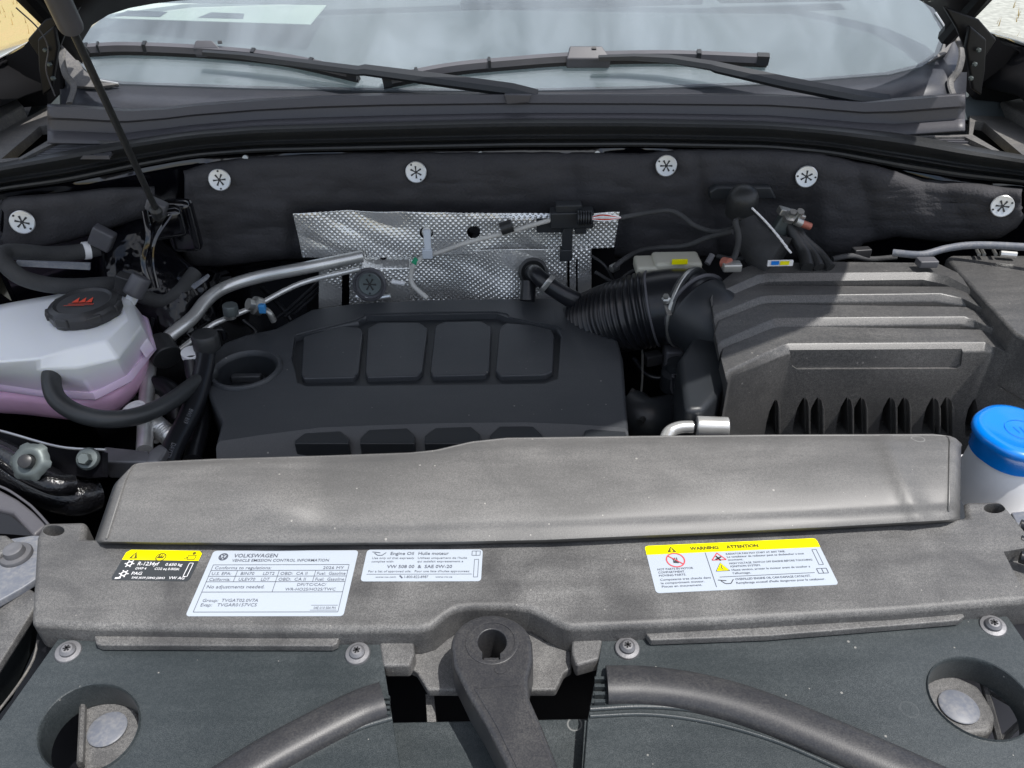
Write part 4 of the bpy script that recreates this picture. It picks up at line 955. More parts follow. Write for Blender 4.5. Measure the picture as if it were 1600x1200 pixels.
# =============================================================== WIPERS
def wiper(label, blade, arm, conn, grp='windscreen wipers'):
    w = thing('wiper', label, 'wiper', WS(*arm[-1][:2], .02), grp)
    bl = crom([WS(x, y, .012) for x, y in blade], 8)
    up_ = WN
    def strip(path, w0, h0, h1):
        rs = []
        for i, p in enumerate(path):
            t = (path[min(i + 1, len(path) - 1)] - path[max(i - 1, 0)]).normalized(); sd_ = t.cross(up_).normalized()
            rs.append([p + sd_ * w0 + up_ * h0, p - sd_ * w0 + up_ * h0, p - sd_ * w0 * .5 + up_ * h1, p + sd_ * w0 * .5 + up_ * h1])
        return MB().rings(rs)
    strip(bl, .010, .0, .010).build('spoiler', 'grey', w)
    strip([p - up_ * .001 for p in bl], .006, -.011, .0).build('blade_rubber', 'wire', w)
    for f in (.0, .12, .34, .66, .86, 1.0):
        i = int(f * (len(bl) - 1)); i2 = min(i + 1, len(bl) - 1); i = max(0, i2 - 1)
        strip([bl[i] + up_ * .001, bl[i].lerp(bl[i2], .35) + up_ * .001] if f not in (0.0, 1.0) else [bl[i], bl[i2]], .0115, -.003, .012).build('clip', 'coverdark', w)
    an = [WS(x, y, h) for x, y, h in arm]
    R = []
    n = len(an)
    for i, p in enumerate(an):
        t = (an[min(i + 1, n - 1)] - an[max(i - 1, 0)]).normalized(); sd_ = t.cross(up_).normalized(); f = i / (n - 1)
        wd = .006 + .008 * min(1, f * 1.4); 
        R.append([p + sd_ * wd, p + sd_ * wd * .5 + up_ * .006, p - sd_ * wd * .5 + up_ * .006, p - sd_ * wd, p - sd_ * wd * .8 - up_ * .012 * f, p + sd_ * wd * .8 - up_ * .012 * f])
    MB().rings(R).build('arm', 'coverdark', w, sharp=30)
    x0, x1, y0, y1 = conn
    MB().prism([WS(x0, y1, .022), WS(x1, y1, .022), WS(x1 - 14, y0, .030), WS(x0 + 5, y0, .030)], -up_ * .022).build('adapter', 'grey', w, bev=.003)
    MB().prism([WS(x0 + 40, y0 + 5, .030), WS(x0 + 47, y0 + 5, .030), WS(x0 + 46, y0 + 1.5, .031), WS(x0 + 40, y0 + 1.5, .031)], -up_ * .002).build('button', 'cap', w)
    return w
wiper('left windscreen wiper, its arm ending at the middle of the cowl', [(132, 78), (200, 75), (320, 80), (440, 92), (560, 118)],
      [(318, 84, .03), (380, 88, .032), (450, 96, .032), (560, 110, .035), (570, 108, .036), (680, 122, .035), (800, 138, .03), (840, 148, .02)], (300, 345, 62, 76))
wiper('right windscreen wiper with a squared grey adapter and its arm ending at the right', [(598, 128), (700, 108), (800, 98), (900, 91), (1050, 88), (1200, 94)],
      [(935, 92, .03), (990, 90, .032), (1045, 92, .034), (1112, 102, .035), (1120, 104, .036), (1230, 128, .033), (1335, 148, .028), (1390, 156, .015)], (885, 955, 71, 92))

# =============================================================== RADIATOR DUCT COVER
dc = thing('radiator_duct_cover', 'dusty grey plastic duct cover lying behind the lock carrier', 'duct cover', P(800, 770, -.05))
# front and rear edges in the photograph, height profile between
DT = [(180, 738), (196, 726), (230, 722), (330, 717), (500, 712), (640, 707), (680, 703), (735, 690), (790, 684), (1000, 681), (1200, 679), (1460, 678), (1490, 682), (1506, 696)]
DBt = [(150, 850), (250, 852), (460, 853), (700, 852), (850, 849), (1100, 838), (1300, 828), (1480, 817), (1502, 814)]
rows = []
nx = 150; ny = 30
for jx in range(ny + 1):
    v = jx / ny; r = []
    for i in range(nx + 1):
        u = i / nx
        xt = 186 + (1502 - 186) * u; xb = 146 + (1500 - 146) * u
        # rounded rear corners
        pt = (xt, interp(DT, xt)); pb = (xb, interp(DBt, xb))
        x = pb[0] * (1 - v) + pt[0] * v; y = pb[1] * (1 - v) + pt[1] * v
        if u < .03: x += 22 * (1 - u / .03) ** 2 * max(0, (v - .75) / .25) ** 2
        z = .0125 + .028 * math.sin(min(1, v * 1.15) * math.pi * .5) - .007 * max(0, (v - .90) / .10) ** 2
        z -= .020 * max(0, 1 - u / .012) ** 2 + .014 * max(0, 1 - (1 - u) / .010) ** 2
        # step crease in the front third, dropping out at the left
        k = min(1, max(0, (x - 400) / 70)); z += .0025 * k * (1 / (1 + math.exp(-(v - .18) * 60)))
        z += .010 * math.exp(-((x - 430) / 60) ** 2) * math.exp(-((v - .45) / .35) ** 2) + .003 * math.exp(-((x - 1440 + 60 * v) / 16) ** 2)
        z += .0012 * noise.noise(V((x * .006, v * 2, 1)))
        z -= .012 * max(0, 1 - v / .035)
        r.append(P(x, y, z))
    rows.append(r)
rim_ = [rows[j_][2] + V((0, 0, .0004)) for j_ in range(2, ny - 1, 2)] + [p + V((0, -.004, .0008)) for p in rows[-1][3:-3:3]] + [rows[j_][-3] + V((0, 0, .0004)) for j_ in range(ny - 2, 2, -2)]
MB().tube(rim_, .0014, n=8, sub=3).build('rim', 'duct', dc)
rear = [p + V((0, .004, -.03)) for p in rows[-1]]
o = MB().grid(rows + [rear]).build('shell', 'duct', dc, solid=.003, sharp=60)
for (x, y, r) in ((724, 748, .006), (757, 715, .004), (192, 743, .004), (778, 744, .0035)):
    pass
MB().prism(O([(1492, 812), (1500, 780), (1512, 800), (1512, 815)], -.004), (0, 0, -.02)).build('end_tab', 'coverdark', dc)

# =============================================================== LOCK CARRIER
lc = thing('lock_carrier', 'dusty dark grey plastic lock carrier beam carrying the stickers', 'lock carrier', P(800, 930, -.1))
top_ = [(47, 974), (56, 838), (66, 815), (136, 813), (132, 840), (700, 844), (850, 841), (1100, 830), (1300, 820), (1509, 807), (1505, 782), (1566, 781), (1612, 838), (1640, 935), (1400, 955), (1200, 966), (1040, 975), (893, 981), (876, 976), (850, 962), (828, 951), (800, 948), (740, 948), (712, 951), (695, 962), (676, 978), (655, 984), (400, 984), (150, 980)]
lo_ = MB().prism(O(top_, 0), (0, 0, -.045)).build('beam', 'carrier', lc)
def ell(cx, cy, rx, ry, z, n=28, tilt=0): 
    return [P(cx + rx * math.cos(t) * math.cos(tilt) - ry * math.sin(t) * math.sin(tilt), cy + rx * math.cos(t) * math.sin(tilt) + ry * math.sin(t) * math.cos(tilt), z) for t in [k * math.tau / n for k in range(n)]]
cut(lo_, [MB().prism(UP(ell(84, 829, 17, 8.5, 0)), (0, 0, -.08)), MB().prism(UP(ell(1554, 794, 17, 8, 0)), (0, 0, -.08)),
          MB().prism(UP(O([(1568, 862), (1640, 850), (1650, 920), (1600, 925)], 0)), (0, 0, -.03))], bev=.0012, seg=2, pre=.0075, pseg=4)
for cx, cy in ((84, 829), (1554, 794)):
    c = P(cx, cy, -.012)
    MB().lathe([(.0105, -.035), (.0095, -.012), (.003, -.010), (.0005, -.010)], c, (.3, 0, 1), n=16).build('stud', 'steel', lc)
# lower front face, ledges
for pts, nm in (([(150, 988), (152, 1000), (160, 1003), (520, 1004), (528, 1000), (532, 988)], 'ledge'), ([(1008, 984), (1016, 995), (1200, 988), (1400, 972), (1496, 964), (1505, 958), (1500, 952), (1200, 974)], 'ledge')):
    MB().prism([p + V((0, -.004, 0)) for p in O(pts, -.014)], (0, 0, -.009)).build(nm, 'carrier', lc, bev=.0015)
MB().prism(O([(590, 985), (645, 985), (648, 1020), (640, 1040), (598, 1040)], -.022), (0, 0, -.02)).build('mount_block', 'carrier', lc, bev=.003)
MB().prism(O([(893, 980), (945, 980), (935, 1030), (900, 1040), (893, 1020)], -.022), (0, 0, -.02)).build('mount_block', 'carrier', lc, bev=.003)
MB().prism(O([(640, 1000), (690, 1000), (712, 960), (770, 945), (825, 960), (850, 1000), (893, 1010), (893, 1045), (882, 1050), (868, 1078), (668, 1078), (650, 1048), (640, 1045)], -.040), (0, 0, -.012)).build('latch_bracket', 'carrier', lc, bev=.0025)
MB().prism(O([(665, 1085), (678, 1085), (682, 1135), (668, 1135)], -.07), (0, 0, -.05)).build('rib', 'carrier', lc)
# ---- stickers
def sticker(TL, TR, BR, BL, label, base='sticker', r=.004, z=.0003):
    p = [P(x, y, 0) for x, y in (BL, BR, TR, TL)]
    u = ((p[1] - p[0]) + (p[2] - p[3])).normalized(); v = V((-u.y, u.x, 0))
    Wd = ((p[1] - p[0]).length + (p[2] - p[3]).length) / 2; Hd = abs(((p[3] + p[2]) / 2 - (p[0] + p[1]) / 2).dot(v))
    c = sum(p, V((0, 0, 0))) / 4; o0 = c - u * Wd / 2 - v * Hd / 2 + V((0, 0, .0001))
    mb = MB().prism([o0 + u * x + v * y + V((0, 0, z)) for x, y in roundrect(Wd, Hd, r)], (0, 0, -.0004))
    o = mb.build('sticker', base, lc); o['label'] = label
    return o, Print(o0 + V((0, 0, z)), u, v), Wd, Hd
# emission label
o, p, w, h = sticker((333, 861), (558, 860), (539, 963), (291, 963), 'large white emission control sticker with the maker name')
print('emission', w, h)
X = lambda f: f * w
Y = lambda f: (1 - f) * h
def tx(s, x, y, sz, wd, k='ink', b=.0): p.text(s, X(x), Y(y), sz * h, X(wd), k, bold=b)
p.ring(X(.085), Y(.105), .052 * w * .62, .0009, 'ink'); p.ring(X(.085), Y(.105), .052 * w * .5, .0005, 'ink')
cx_, cy_, rr = X(.085), Y(.105), .052 * w * .5
p.line(cx_ - rr * .4, cy_ + rr * .85, cx_, cy_ + rr * .15, .0011); p.line(cx_ + rr * .4, cy_ + rr * .85, cx_, cy_ + rr * .15, .0011)
for s_ in (-1, 1):
    p.line(cx_ + s_ * rr * .85, cy_ + rr * .4, cx_ + s_ * rr * .42, cy_ - rr * .75, .0011); p.line(cx_ + s_ * rr * .42, cy_ - rr * .75, cx_, cy_ - rr * .05, .0011)
tx('VOLKSWAGEN', .155, .115, .085, .30, b=.012)
tx('VEHICLE EMISSION CONTROL INFORMATION', .155, .185, .062, .66, b=.006)
for y in (.235, .325, .415, .50, .655, .945): p.line(X(.04), Y(y), X(.96), Y(y), .0006)
p.line(X(.04), Y(.235), X(.04), Y(.945), .0006); p.line(X(.96), Y(.235), X(.96), Y(.945), .0006)
for x in (.22, .50, .745): p.line(X(x), Y(.325), X(x), Y(.50), .0006)
p.line(X(.50), Y(.5), X(.50), Y(.655), .0006)
tx('Conforms to regulations:', .06, .305, .065, .38); tx('2026 MY', .79, .305, .06, .14)
tx('U.S. EPA:', .055, .395, .065, .13); tx('BIN70', .25, .395, .065, .09); tx('LDT2', .40, .395, .065, .075); tx('OBD:  CA II', .515, .395, .065, .18); tx('Fuel:  Gasoline', .76, .395, .065, .19)
tx('California:', .055, .485, .065, .14); tx('ULEV70', .25, .485, .065, .11); tx('LDT', .40, .485, .065, .055); tx('OBD:  CA II', .515, .485, .065, .18); tx('Fuel:  Gasoline', .76, .485, .065, .19)
tx('No adjustments needed.', .06, .60, .07, .38); tx('DFI/TC/CAC/', .65, .565, .06, .19); tx('WR-HO2S/HO2S/TWC', .58, .635, .06, .33)
tx('Group:  TVGAT02.0V7A', .07, .80, .065, .36); tx('Evap:   TVGAR0157VCS', .07, .865, .065, .36)
tx('04E 010 504 PH', .80, .905, .05, .14)
p.line(X(.78), Y(.85), X(.95), Y(.85), .0004); p.line(X(.78), Y(.92), X(.95), Y(.92), .0004)
p.build(o, {'ink': 'lettering'})
# refrigerant label
o, p, w, h = sticker((203, 860), (317, 861), (296, 909), (169, 906), 'dark refrigerant sticker with a yellow top band', 'stickerdark')
p.poly([(a_, max(b_, h * .66)) for a_, b_ in roundrect(w, h, .004)][0:0] or [(0, h * .66), (w, h * .66), (w, h - .004), (w - .004, h), (.004, h), (0, h - .004)], 'yellow', .0003)
p.poly([(X(.08), Y(.30)), (X(.19), Y(.30)), (X(.135), Y(.07))], 'olive', .0006)
p.poly([(X(.118), Y(.28)), (X(.15), Y(.28)), (X(.135), Y(.13))], 'yellow', .0008)
for k in range(3): p.poly([(X(.44 + .025 * k), Y(.28)), (X(.475 + .025 * k), Y(.28)), (X(.47 + .03 * k), Y(.08 + .03 * k))], 'olive', .0006)
p.ring(X(.49), Y(.24), .006, .0012, 'olive', .0006)
p.line(X(.80), Y(.29), X(.84), Y(.22), .001, 'olive', .0006)
for a_ in ((.84, .16, .94, .16), (.84, .30, .94, .30), (.84, .16, .84, .30), (.94, .16, .94, .30)): p.line(X(a_[0]), Y(a_[1]), X(a_[2]), Y(a_[3]), .001, 'olive', .0006)
p.ring(X(.90), Y(.09), .002, .002, 'olive', .0006)
def wt(s, x, y, sz, wd, b=.01): p.text(s, X(x), Y(y), sz * h, X(wd), 'whiteink', bold=b)
wt('R-1234yf', .24, .52, .17, .27); wt('0.650 kg', .60, .52, .13, .22); wt('GWP 4', .24, .66, .11, .14); wt('CO2 eq 0.0026t', .49, .66, .11, .32)
wt('PAG', .23, .83, .14, .13); wt('SAE J639 J2842 J2843', .26, .95, .09, .42); wt('VW AG', .73, .95, .12, .20)
for (cx, cy) in ((.13, .47), (.13, .80)):
    p.ring(X(cx), Y(cy), .0036, .0016, 'whiteink', n=12)
    for k in range(6):
        a_ = k * math.tau / 6; p.line(X(cx) + math.cos(a_) * .003, Y(cy) + math.sin(a_) * .003, X(cx) + math.cos(a_) * .0054, Y(cy) + math.sin(a_) * .0054, .0014, 'whiteink')
p.line(X(.05), Y(.95), X(.12), Y(.93), .0022, 'whiteink')
for x in (.90, .95): p.line(X(x), Y(.42), X(x), Y(.86), .0008, 'whiteink')
p.line(X(.90), Y(.42), X(.95), Y(.42), .0008, 'whiteink'); p.line(X(.90), Y(.86), X(.95), Y(.86), .0008, 'whiteink')
p.build(o, {'yellow': 'yellow_band', 'olive': 'symbols', 'whiteink': 'lettering'})
# oil label
o, p, w, h = sticker((573, 859), (754, 859), (752, 908), (564, 909), 'small white engine oil sticker in two languages')
tx('Engine Oil', .21, .18, .14, .20, b=.008); tx('Huile moteur', .45, .18, .14, .26, b=.008)
tx('Use only oil that expressly', .06, .31, .09, .36); tx('complies with:', .06, .42, .09, .19); tx('Utilisez uniquement de l\'huile', .45, .31, .09, .42); tx('qui satisfait expressement a', .45, .42, .09, .39)
tx('VW 508 00  &  SAE 0W-20', .20, .60, .14, .55, b=.01)
tx('For a list of approved oils:', .05, .73, .09, .36); tx('Pour une liste d\'huiles approuvees:', .44, .73, .09, .46)
p.line(X(.04), Y(.79), X(.92), Y(.79), .0005)
tx('www.vw.com', .12, .90, .08, .17); tx('1-800-822-8987', .36, .91, .11, .20); tx('www.vw.ca', .62, .90, .08, .14)
p.line(X(.32), Y(.83), X(.345), Y(.91), .0016)
for a_ in ((.91, .06, .98, .06), (.91, .20, .98, .20), (.91, .06, .91, .20), (.98, .06, .98, .20), (.945, .06, .945, .20)): p.line(X(a_[0]), Y(a_[1]), X(a_[2]), Y(a_[3]), .0006)
for a_ in ((.07, .12, .10, .19), (.10, .19, .14, .19), (.14, .19, .17, .10), (.05, .08, .12, .11)): p.line(X(a_[0]), Y(a_[1]), X(a_[2]), Y(a_[3]), .0009)
for x in (.935, .97): p.line(X(x), Y(.33), X(x), Y(.88), .0005)
p.line(X(.935), Y(.33), X(.97), Y(.33), .0005); p.line(X(.935), Y(.88), X(.97), Y(.88), .0005)
p.build(o, {'ink': 'lettering'})
# warning label
o, p, w, h = sticker((1007, 853), (1277, 842), (1308, 913), (1025, 928), 'long white warning sticker with a yellow top band')
p.poly([(0, h * .80), (w, h * .80), (w, h - .004), (w - .001, h - .001), (w - .004, h), (.004, h), (.001, h - .001), (0, h - .004)], 'yellow', .0003)
p.poly([(X(.12), Y(.17)), (X(.175), Y(.17)), (X(.147), Y(.04))], 'olive', .0006); p.poly([(X(.14), Y(.16)), (X(.155), Y(.16)), (X(.147), Y(.07))], 'yellow', .0008)
p.text('WARNING', X(.255), Y(.145), .10 * h, X(.165), 'olive', .0008, .035); p.text('ATTENTION', X(.465), Y(.145), .10 * h, X(.185), 'olive', .0008, .035)
p.line(X(.335), Y(.21), X(.335), Y(.94), .0006); p.line(X(.37), Y(.74), X(.90), Y(.74), .0006)
p.ring(X(.155), Y(.34), .0105, .0014, 'redink'); p.line(X(.155) - .007, Y(.34) + .006, X(.155) + .007, Y(.34) - .006, .0012, 'redink', .0006)
p.poly([(X(.14), Y(.40)), (X(.17), Y(.41)), (X(.17), Y(.36)), (X(.14), Y(.36))], 'inkdark'); 
for k in range(3): p.line(X(.145 + .009 * k), Y(.36), X(.14 + .012 * k), Y(.29), .001, 'inkdark')
tri = [(.36, .38), (.44, .38), (.40, .23)]
for a_, b_ in zip(tri, tri[1:] + tri[:1]): p.line(X(a_[0]), Y(a_[1]), X(b_[0]), Y(b_[1]), .0011, 'redink')
for k in range(4):
    t_ = k * math.tau / 4 + .5; p.line(X(.398), Y(.345), X(.398) + .004 * math.cos(t_), Y(.345) + .004 * math.sin(t_), .0018, 'inkdark')
p.poly([(X(.36), Y(.62)), (X(.44), Y(.62)), (X(.40), Y(.44))], 'inkdark'); p.poly([(X(.366), Y(.612)), (X(.434), Y(.612)), (X(.40), Y(.455))], 'yellow', .0006)
p.line(X(.402), Y(.50), X(.395), Y(.55), .001, 'inkdark', .0009); p.line(X(.395), Y(.55), X(.404), Y(.60), .001, 'inkdark', .0009)
tx('HOT PARTS IN MOTOR', .04, .545, .06, .20); tx('COMPARTMENT.', .04, .61, .06, .15); tx('MOVING PARTS.', .04, .675, .06, .15)
tx('Composants tres chauds dans', .04, .76, .06, .28); tx('le compartiment moteur.', .04, .83, .06, .24); tx('Pieces en mouvement.', .04, .90, .06, .22)
tx('RADIATOR FAN MAY START AT ANY TIME.', .45, .28, .055, .34); tx('Le ventilateur de radiateur peut se declencher a tout', .45, .345, .06, .44); tx('moment.', .45, .41, .06, .085)
tx('HIGH VOLTAGE. SWITCH OFF ENGINE BEFORE TOUCHING', .45, .485, .055, .47); tx('IGNITION SYSTEM.', .45, .55, .055, .17); tx('Haute tension, arreter le moteur avant de toucher a', .45, .625, .06, .44); tx('l\'allumage.', .45, .695, .06, .10)
tx('OVERFILLED ENGINE OIL CAN DAMAGE CATALYST.', .45, .82, .06, .42); tx('Remplissage excessif d\'huile dangereux pour le catalyseur.', .45, .895, .06, .49)
for a_ in ((.37, .82, .39, .88), (.39, .88, .42, .88), (.42, .88, .44, .80), (.355, .80, .40, .82)): p.line(X(a_[0]), Y(a_[1]), X(a_[2]), Y(a_[3]), .0009, 'inkdark')
for a_ in ((.92, .66, .975, .66), (.92, .76, .975, .76), (.92, .66, .92, .76), (.975, .66, .975, .76), (.948, .66, .948, .76)): p.line(X(a_[0]), Y(a_[1]), X(a_[2]), Y(a_[3]), .0007)
for x in (.945, .97): p.line(X(x), Y(.25), X(x), Y(.58), .0005)
p.line(X(.945), Y(.25), X(.97), Y(.25), .0005); p.line(X(.945), Y(.58), X(.97), Y(.58), .0005)
p.build(o, {'ink': 'lettering', 'inkdark': 'symbols', 'yellow': 'yellow_band', 'olive': 'band_lettering', 'redink': 'red_symbols'})

# =============================================================== LATCH ARM
la = thing('latch_arm', 'charcoal plastic arm with a keyhole in its round head at the front centre', 'lever', P(790, 1090, -.05))
ZA = .012
hc = (768, 1008)
head = [(hc[0] + 64 * math.cos(t), hc[1] + 50 * math.sin(t)) for t in [math.pi * (1.0 + k / 16) for k in range(17)]]
arm = head + [(833, 1030), (826, 1060), (828, 1090), (846, 1130), (880, 1215), (900, 1265), (830, 1265), (793, 1200), (757, 1130), (730, 1085), (708, 1040)]
ao = MB().prism(O(arm, ZA), (0, 0, -.045)).build('arm', 'arm', la)
kx, ky = 769, 1003
cut(ao, [MB().prism(UP(ell(kx, ky, 22.5, 20, ZA)), (0, 0, -.08)), MB().prism(UP(O([(kx - 15, ky + 12), (kx + 12, ky + 12), (kx + 12, ky + 33), (kx - 16, ky + 33)], ZA)), (0, 0, -.08))], bev=.0012, seg=2, pre=.006, pseg=4)
MB().prism(O([(kx - 13, ky + 24), (kx + 11, ky + 24), (kx + 11, ky + 30), (kx - 15, ky + 30)], ZA - .004), (0, 0, -.01)).build('key_tab', 'arm', la, bev=.001)
MB().lathe([(.026, 0), (.026, .0008), (.025, .0012), (.022, .0008), (.022, 0)], P(kx, ky, ZA + .0), (0, 0, 1), n=40, cap0=False, cap1=False).build('rim', 'arm', la)
MB().prism(ell(782, 1046, 9, 7, ZA + .0008), (0, 0, -.002)).build('dimple', 'arm', la)
# inset channel on arm
MB().prism(O([(740, 1075), (812, 1070), (818, 1095), (838, 1140), (868, 1210), (812, 1210), (776, 1135), (752, 1095)], ZA + .0012), (0, 0, -.003)).build('inlay', 'arm', la, bev=.0012)

# =============================================================== FRONT PLATES
ZP = -.024
def screw(px, py, z, parent, r=.0125, tilt=(0, -.1, 1), m='cast'):
    r = .0128
    c = P(px, py, z); o = MB().lathe([(r, 0), (r, .0012), (r * .93, .0024), (r * .62, .003), (r * .60, .0055), (r * .40, .008), (.0005, .0085)], c, tilt, n=32).build('screw', m, parent)
    ax = V(tilt).normalized(); sl_ = MB()
    for k in range(3):
        rr_ = Matrix.Rotation(k * math.pi / 3 + .3, 3, 'Z'); sl_.box(c + ax * .0082, (r * .55, r * .13, .0012), rr_)
    sl_.build('drive', 'wire', o)
    return o
lp = thing('grille_cover', 'dark teal black plastic cover plate at the front left with an oval opening', 'cover plate', P(300, 1100, -.06), 'grille cover plates')
lpo = MB().prism(O([(92, 996), (90, 992), (568, 994), (594, 998), (600, 1040), (614, 1128), (640, 1290), (-220, 1290), (0, 1125)], ZP), (0, 0, -.004)).build('plate', 'plate', lp)
cut(lpo, [MB().prism(UP(ell(139, 1140, 84, 64, ZP, 40, -.55)), (0, 0, -.03))], bev=.0012)
def rimtube(cx, cy, rx, ry, tilt, parent, mt):
    e = ell(cx, cy, rx, ry, ZP, 40, tilt); c = sum(e, V((0, 0, 0))) / len(e); R = []
    for f, dz in ((1.03, .0), (1.015, .0025), (.995, .0015), (.985, -.004), (.975, -.03)): R.append([c + (q - c) * f + V((0, 0, dz)) for q in e])
    MB().rings(R, False, False).build('opening_rim', mt, parent)
rimtube(139, 1140, 84, 64, -.55, lp, 'plate')
screw(107, 1019, ZP + .0005, lp, .0165, (.15, -.1, 1)); screw(559, 1022, ZP + .0005, lp, .0165)
def ridge(path, w, hgt, parent, name='ridge', m='arm'):
    path = crom(path, 12); R = []
    for i, p in enumerate(path):
        t = (path[min(i + 1, len(path) - 1)] - path[max(i - 1, 0)]).normalized(); sd_ = t.cross(V((0, 0, 1))).normalized()
        R.append([p + sd_ * w * math.cos(a_) + V((0, 0, hgt * math.sin(a_) ** .8 if math.sin(a_) > 0 else 0)) for a_ in [math.pi * k / 14 for k in range(15)]] + [p - V((0, 0, .004))])
    MB().rings(R).build(name, m, parent, sharp=60)
ridge([P(600, 1096, ZP), P(560, 1110, ZP), P(490, 1145, ZP), P(400, 1195, ZP), P(300, 1260, ZP)], .0195, .014, lp)
ridge([P(612, 1122, ZP), P(560, 1138, ZP), P(500, 1165, ZP), P(440, 1198, ZP), P(360, 1250, ZP)], .003, .003, lp, 'bead', 'plate')
for k in range(4):
    MB().box(P(603, 1092 + 8 * k, ZP + .004), (.008, .003, .006)).build('tooth', 'plate', lp)
rp_ = thing('grille_cover', 'dusty dark plastic cover plate at the front right with an oval opening', 'cover plate', P(1250, 1080, -.06), 'grille cover plates')
rpo = MB().prism(O([(943, 987), (1008, 984), (1200, 975), (1500, 955), (1562, 952), (1576, 965), (1600, 1000), (1900, 1290), (905, 1290), (918, 1125), (930, 1060)], ZP), (0, 0, -.004)).build('plate', 'plate', rp_)
cut(rpo, [MB().prism(UP(ell(1531, 1093, 88, 56, ZP, 40, .5)), (0, 0, -.03))], bev=.0012)
rimtube(1531, 1093, 88, 56, .5, rp_, 'plate')
screw(980, 1014, ZP + .0005, rp_, .0165); screw(1551, 979, ZP + .0005, rp_, .0165, (-.15, -.1, 1), 'cast')
ridge([P(948, 1073, ZP), P(1010, 1074, ZP), P(1090, 1085, ZP), P(1180, 1110, ZP), P(1300, 1158, ZP), P(1450, 1225, ZP), P(1560, 1280, ZP)], .0205, .015, rp_)
ridge([P(922, 1108, ZP), P(1010, 1104, ZP), P(1100, 1112, ZP), P(1200, 1138, ZP), P(1300, 1178, ZP), P(1450, 1245, ZP)], .003, .003, rp_, 'bead', 'plate')
ridge([P(922, 1120, ZP), P(1010, 1117, ZP), P(1100, 1128, ZP), P(1200, 1155, ZP), P(1300, 1197, ZP), P(1450, 1270, ZP)], .002, .003, rp_, 'bead', 'plate')
for k in range(4):
    MB().box(P(937, 1062 + 12 * k, ZP + .004), (.010, .003, .006)).build('tooth', 'plate', rp_)
cpn = thing('grille_cover', 'dark plastic centre panel low between the two cover plates under the arm', 'cover plate', P(770, 1160, -.08))
MB().prism(O([(612, 1128), (920, 1122), (912, 1300), (625, 1300)], -.05), (0, 0, -.004)).build('panel', 'plate', cpn, bev=.002)
MB().prism([P(606, 1092, ZP) + V((0, 0, -.004)), P(613, 1130, ZP) + V((0, 0, -.004)), P(640, 1290, ZP) + V((0, 0, -.004)), P(632, 1290, ZP) + V((0, 0, -.004))], (0, 0, -.04)).build('side_wall', 'plate', cpn)
MB().prism([P(921, 1122, ZP) + V((0, 0, -.004)), P(912, 1290, ZP) + V((0, 0, -.004)), P(904, 1290, ZP) + V((0, 0, -.004)), P(914, 1122, ZP) + V((0, 0, -.004))], (0, 0, -.04)).build('side_wall', 'plate', cpn)
# mounts seen through the openings
for s_, cx, cy, lab, cup in ((-1, 168, 1140, 'grey mount with a round pale plug under the left oval opening', [(132, 1085), (150, 1078), (215, 1105), (225, 1150), (190, 1195), (130, 1205), (118, 1180)]),
                       (1, 1498, 1105, 'grey mount with a round pale plug under the right oval opening', [(1435, 1045), (1475, 1045), (1530, 1070), (1562, 1120), (1550, 1145), (1500, 1150), (1430, 1120)])):
    t = thing('headlight_mount', lab, 'mount', P(cx, cy, -.09), 'mounts under the oval openings')
    MB().prism(O(cup, -.055), (0, 0, -.03)).build('mount', 'carrier', t, bev=.006, seg=3)
    MB().lathe([(.0185, 0), (.0185, .0012), (.017, .0022), (.0005, .0022)], P(cx, cy, -.054), (0, 0, 1), n=32).build('plug', 'ice', t)
    MB().box(P(cx, cy + 20, -.16), (.3, .3, .01)).build('lower_shelf', 'paintflat', t)
    if s_ > 0:
        for a_, b_ in (((1528, 1035), (1562, 1160)), ((1545, 1072), (1585, 1068)), ((1545, 1078), (1610, 1115)), ((1562, 1160), (1605, 1120))):
            q0, q1 = P(*a_, -.06), P(*b_, -.06); MB().tube([q0, q1], .003, n=6, flat=2).build('brace', 'carrier', t)
    else:
        q0, q1 = P(131, 1080, -.05), P(126, 1195, -.05); MB().tube([q0, q1], .003, n=6, flat=2).build('brace', 'carrier', t)

# =============================================================== LEFT FRONT CORNER
hb = thing('corner_bracket', 'grey blue metal corner bracket with a flanged bolt left of the carrier', 'bracket', P(30, 870, -.06))
MB().prism(O([(-40, 850), (50, 836), (78, 836), (62, 900), (35, 918), (-40, 960)], -.012), (0, 0, -.01)).build('plate', 'ice', hb, bev=.002)
MB().lathe([(.0175, 0), (.0175, .002), (.0165, .004), (.0115, .005), (.0110, .008), (.0102, .012), (.007, .0132), (.0005, .0115)], P(26, 868, -.011), (0, -.05, 1), n=36).build('bolt', 'cast', hb, sharp=50)
fe_ = thing('side_fairing', 'dusty grey wheel arch fairing at the lower left edge', 'fairing', P(10, 960, -.06))
MB().prism(O([(-80, 830), (10, 835), (30, 850), (-10, 870), (-80, 880)], .0), (0, 0, -.03)).build('upper_lobe', 'carrier', fe_, bev=.004)
MB().prism([P(-90, 880, -.02), P(34, 912, -.02), P(66, 930, -.02), P(30, 985, -.02), P(-20, 1065, -.03), P(-90, 1170, -.04)], (0, 0, -.012)).build('panel', 'carrier', fe_, bev=.003)
MB().prism([P(66, 930, -.022), P(0, 1035, -.03), P(-90, 1180, -.04), P(-60, 1190, -.09), P(20, 1090, -.09), P(55, 1010, -.08)], (-.003, 0, -.004)).build('edge_wall', 'plate', fe_)
MB().tube([P(60, 1000, -.05), P(50, 1035, -.06), P(25, 1075, -.06), P(-10, 1120, -.06)], .0014, n=8).build('cable', 'ledge', fe_)
rc = thing('corner_bracket', 'sunlit metal corner bracket at the right end of the carrier', 'bracket', P(1600, 860, -.06))
MB().prism(O([(1580, 800), (1680, 790), (1690, 900), (1612, 870)], -.018), (0, 0, -.01)).build('plate', 'ice', rc, bev=.002)
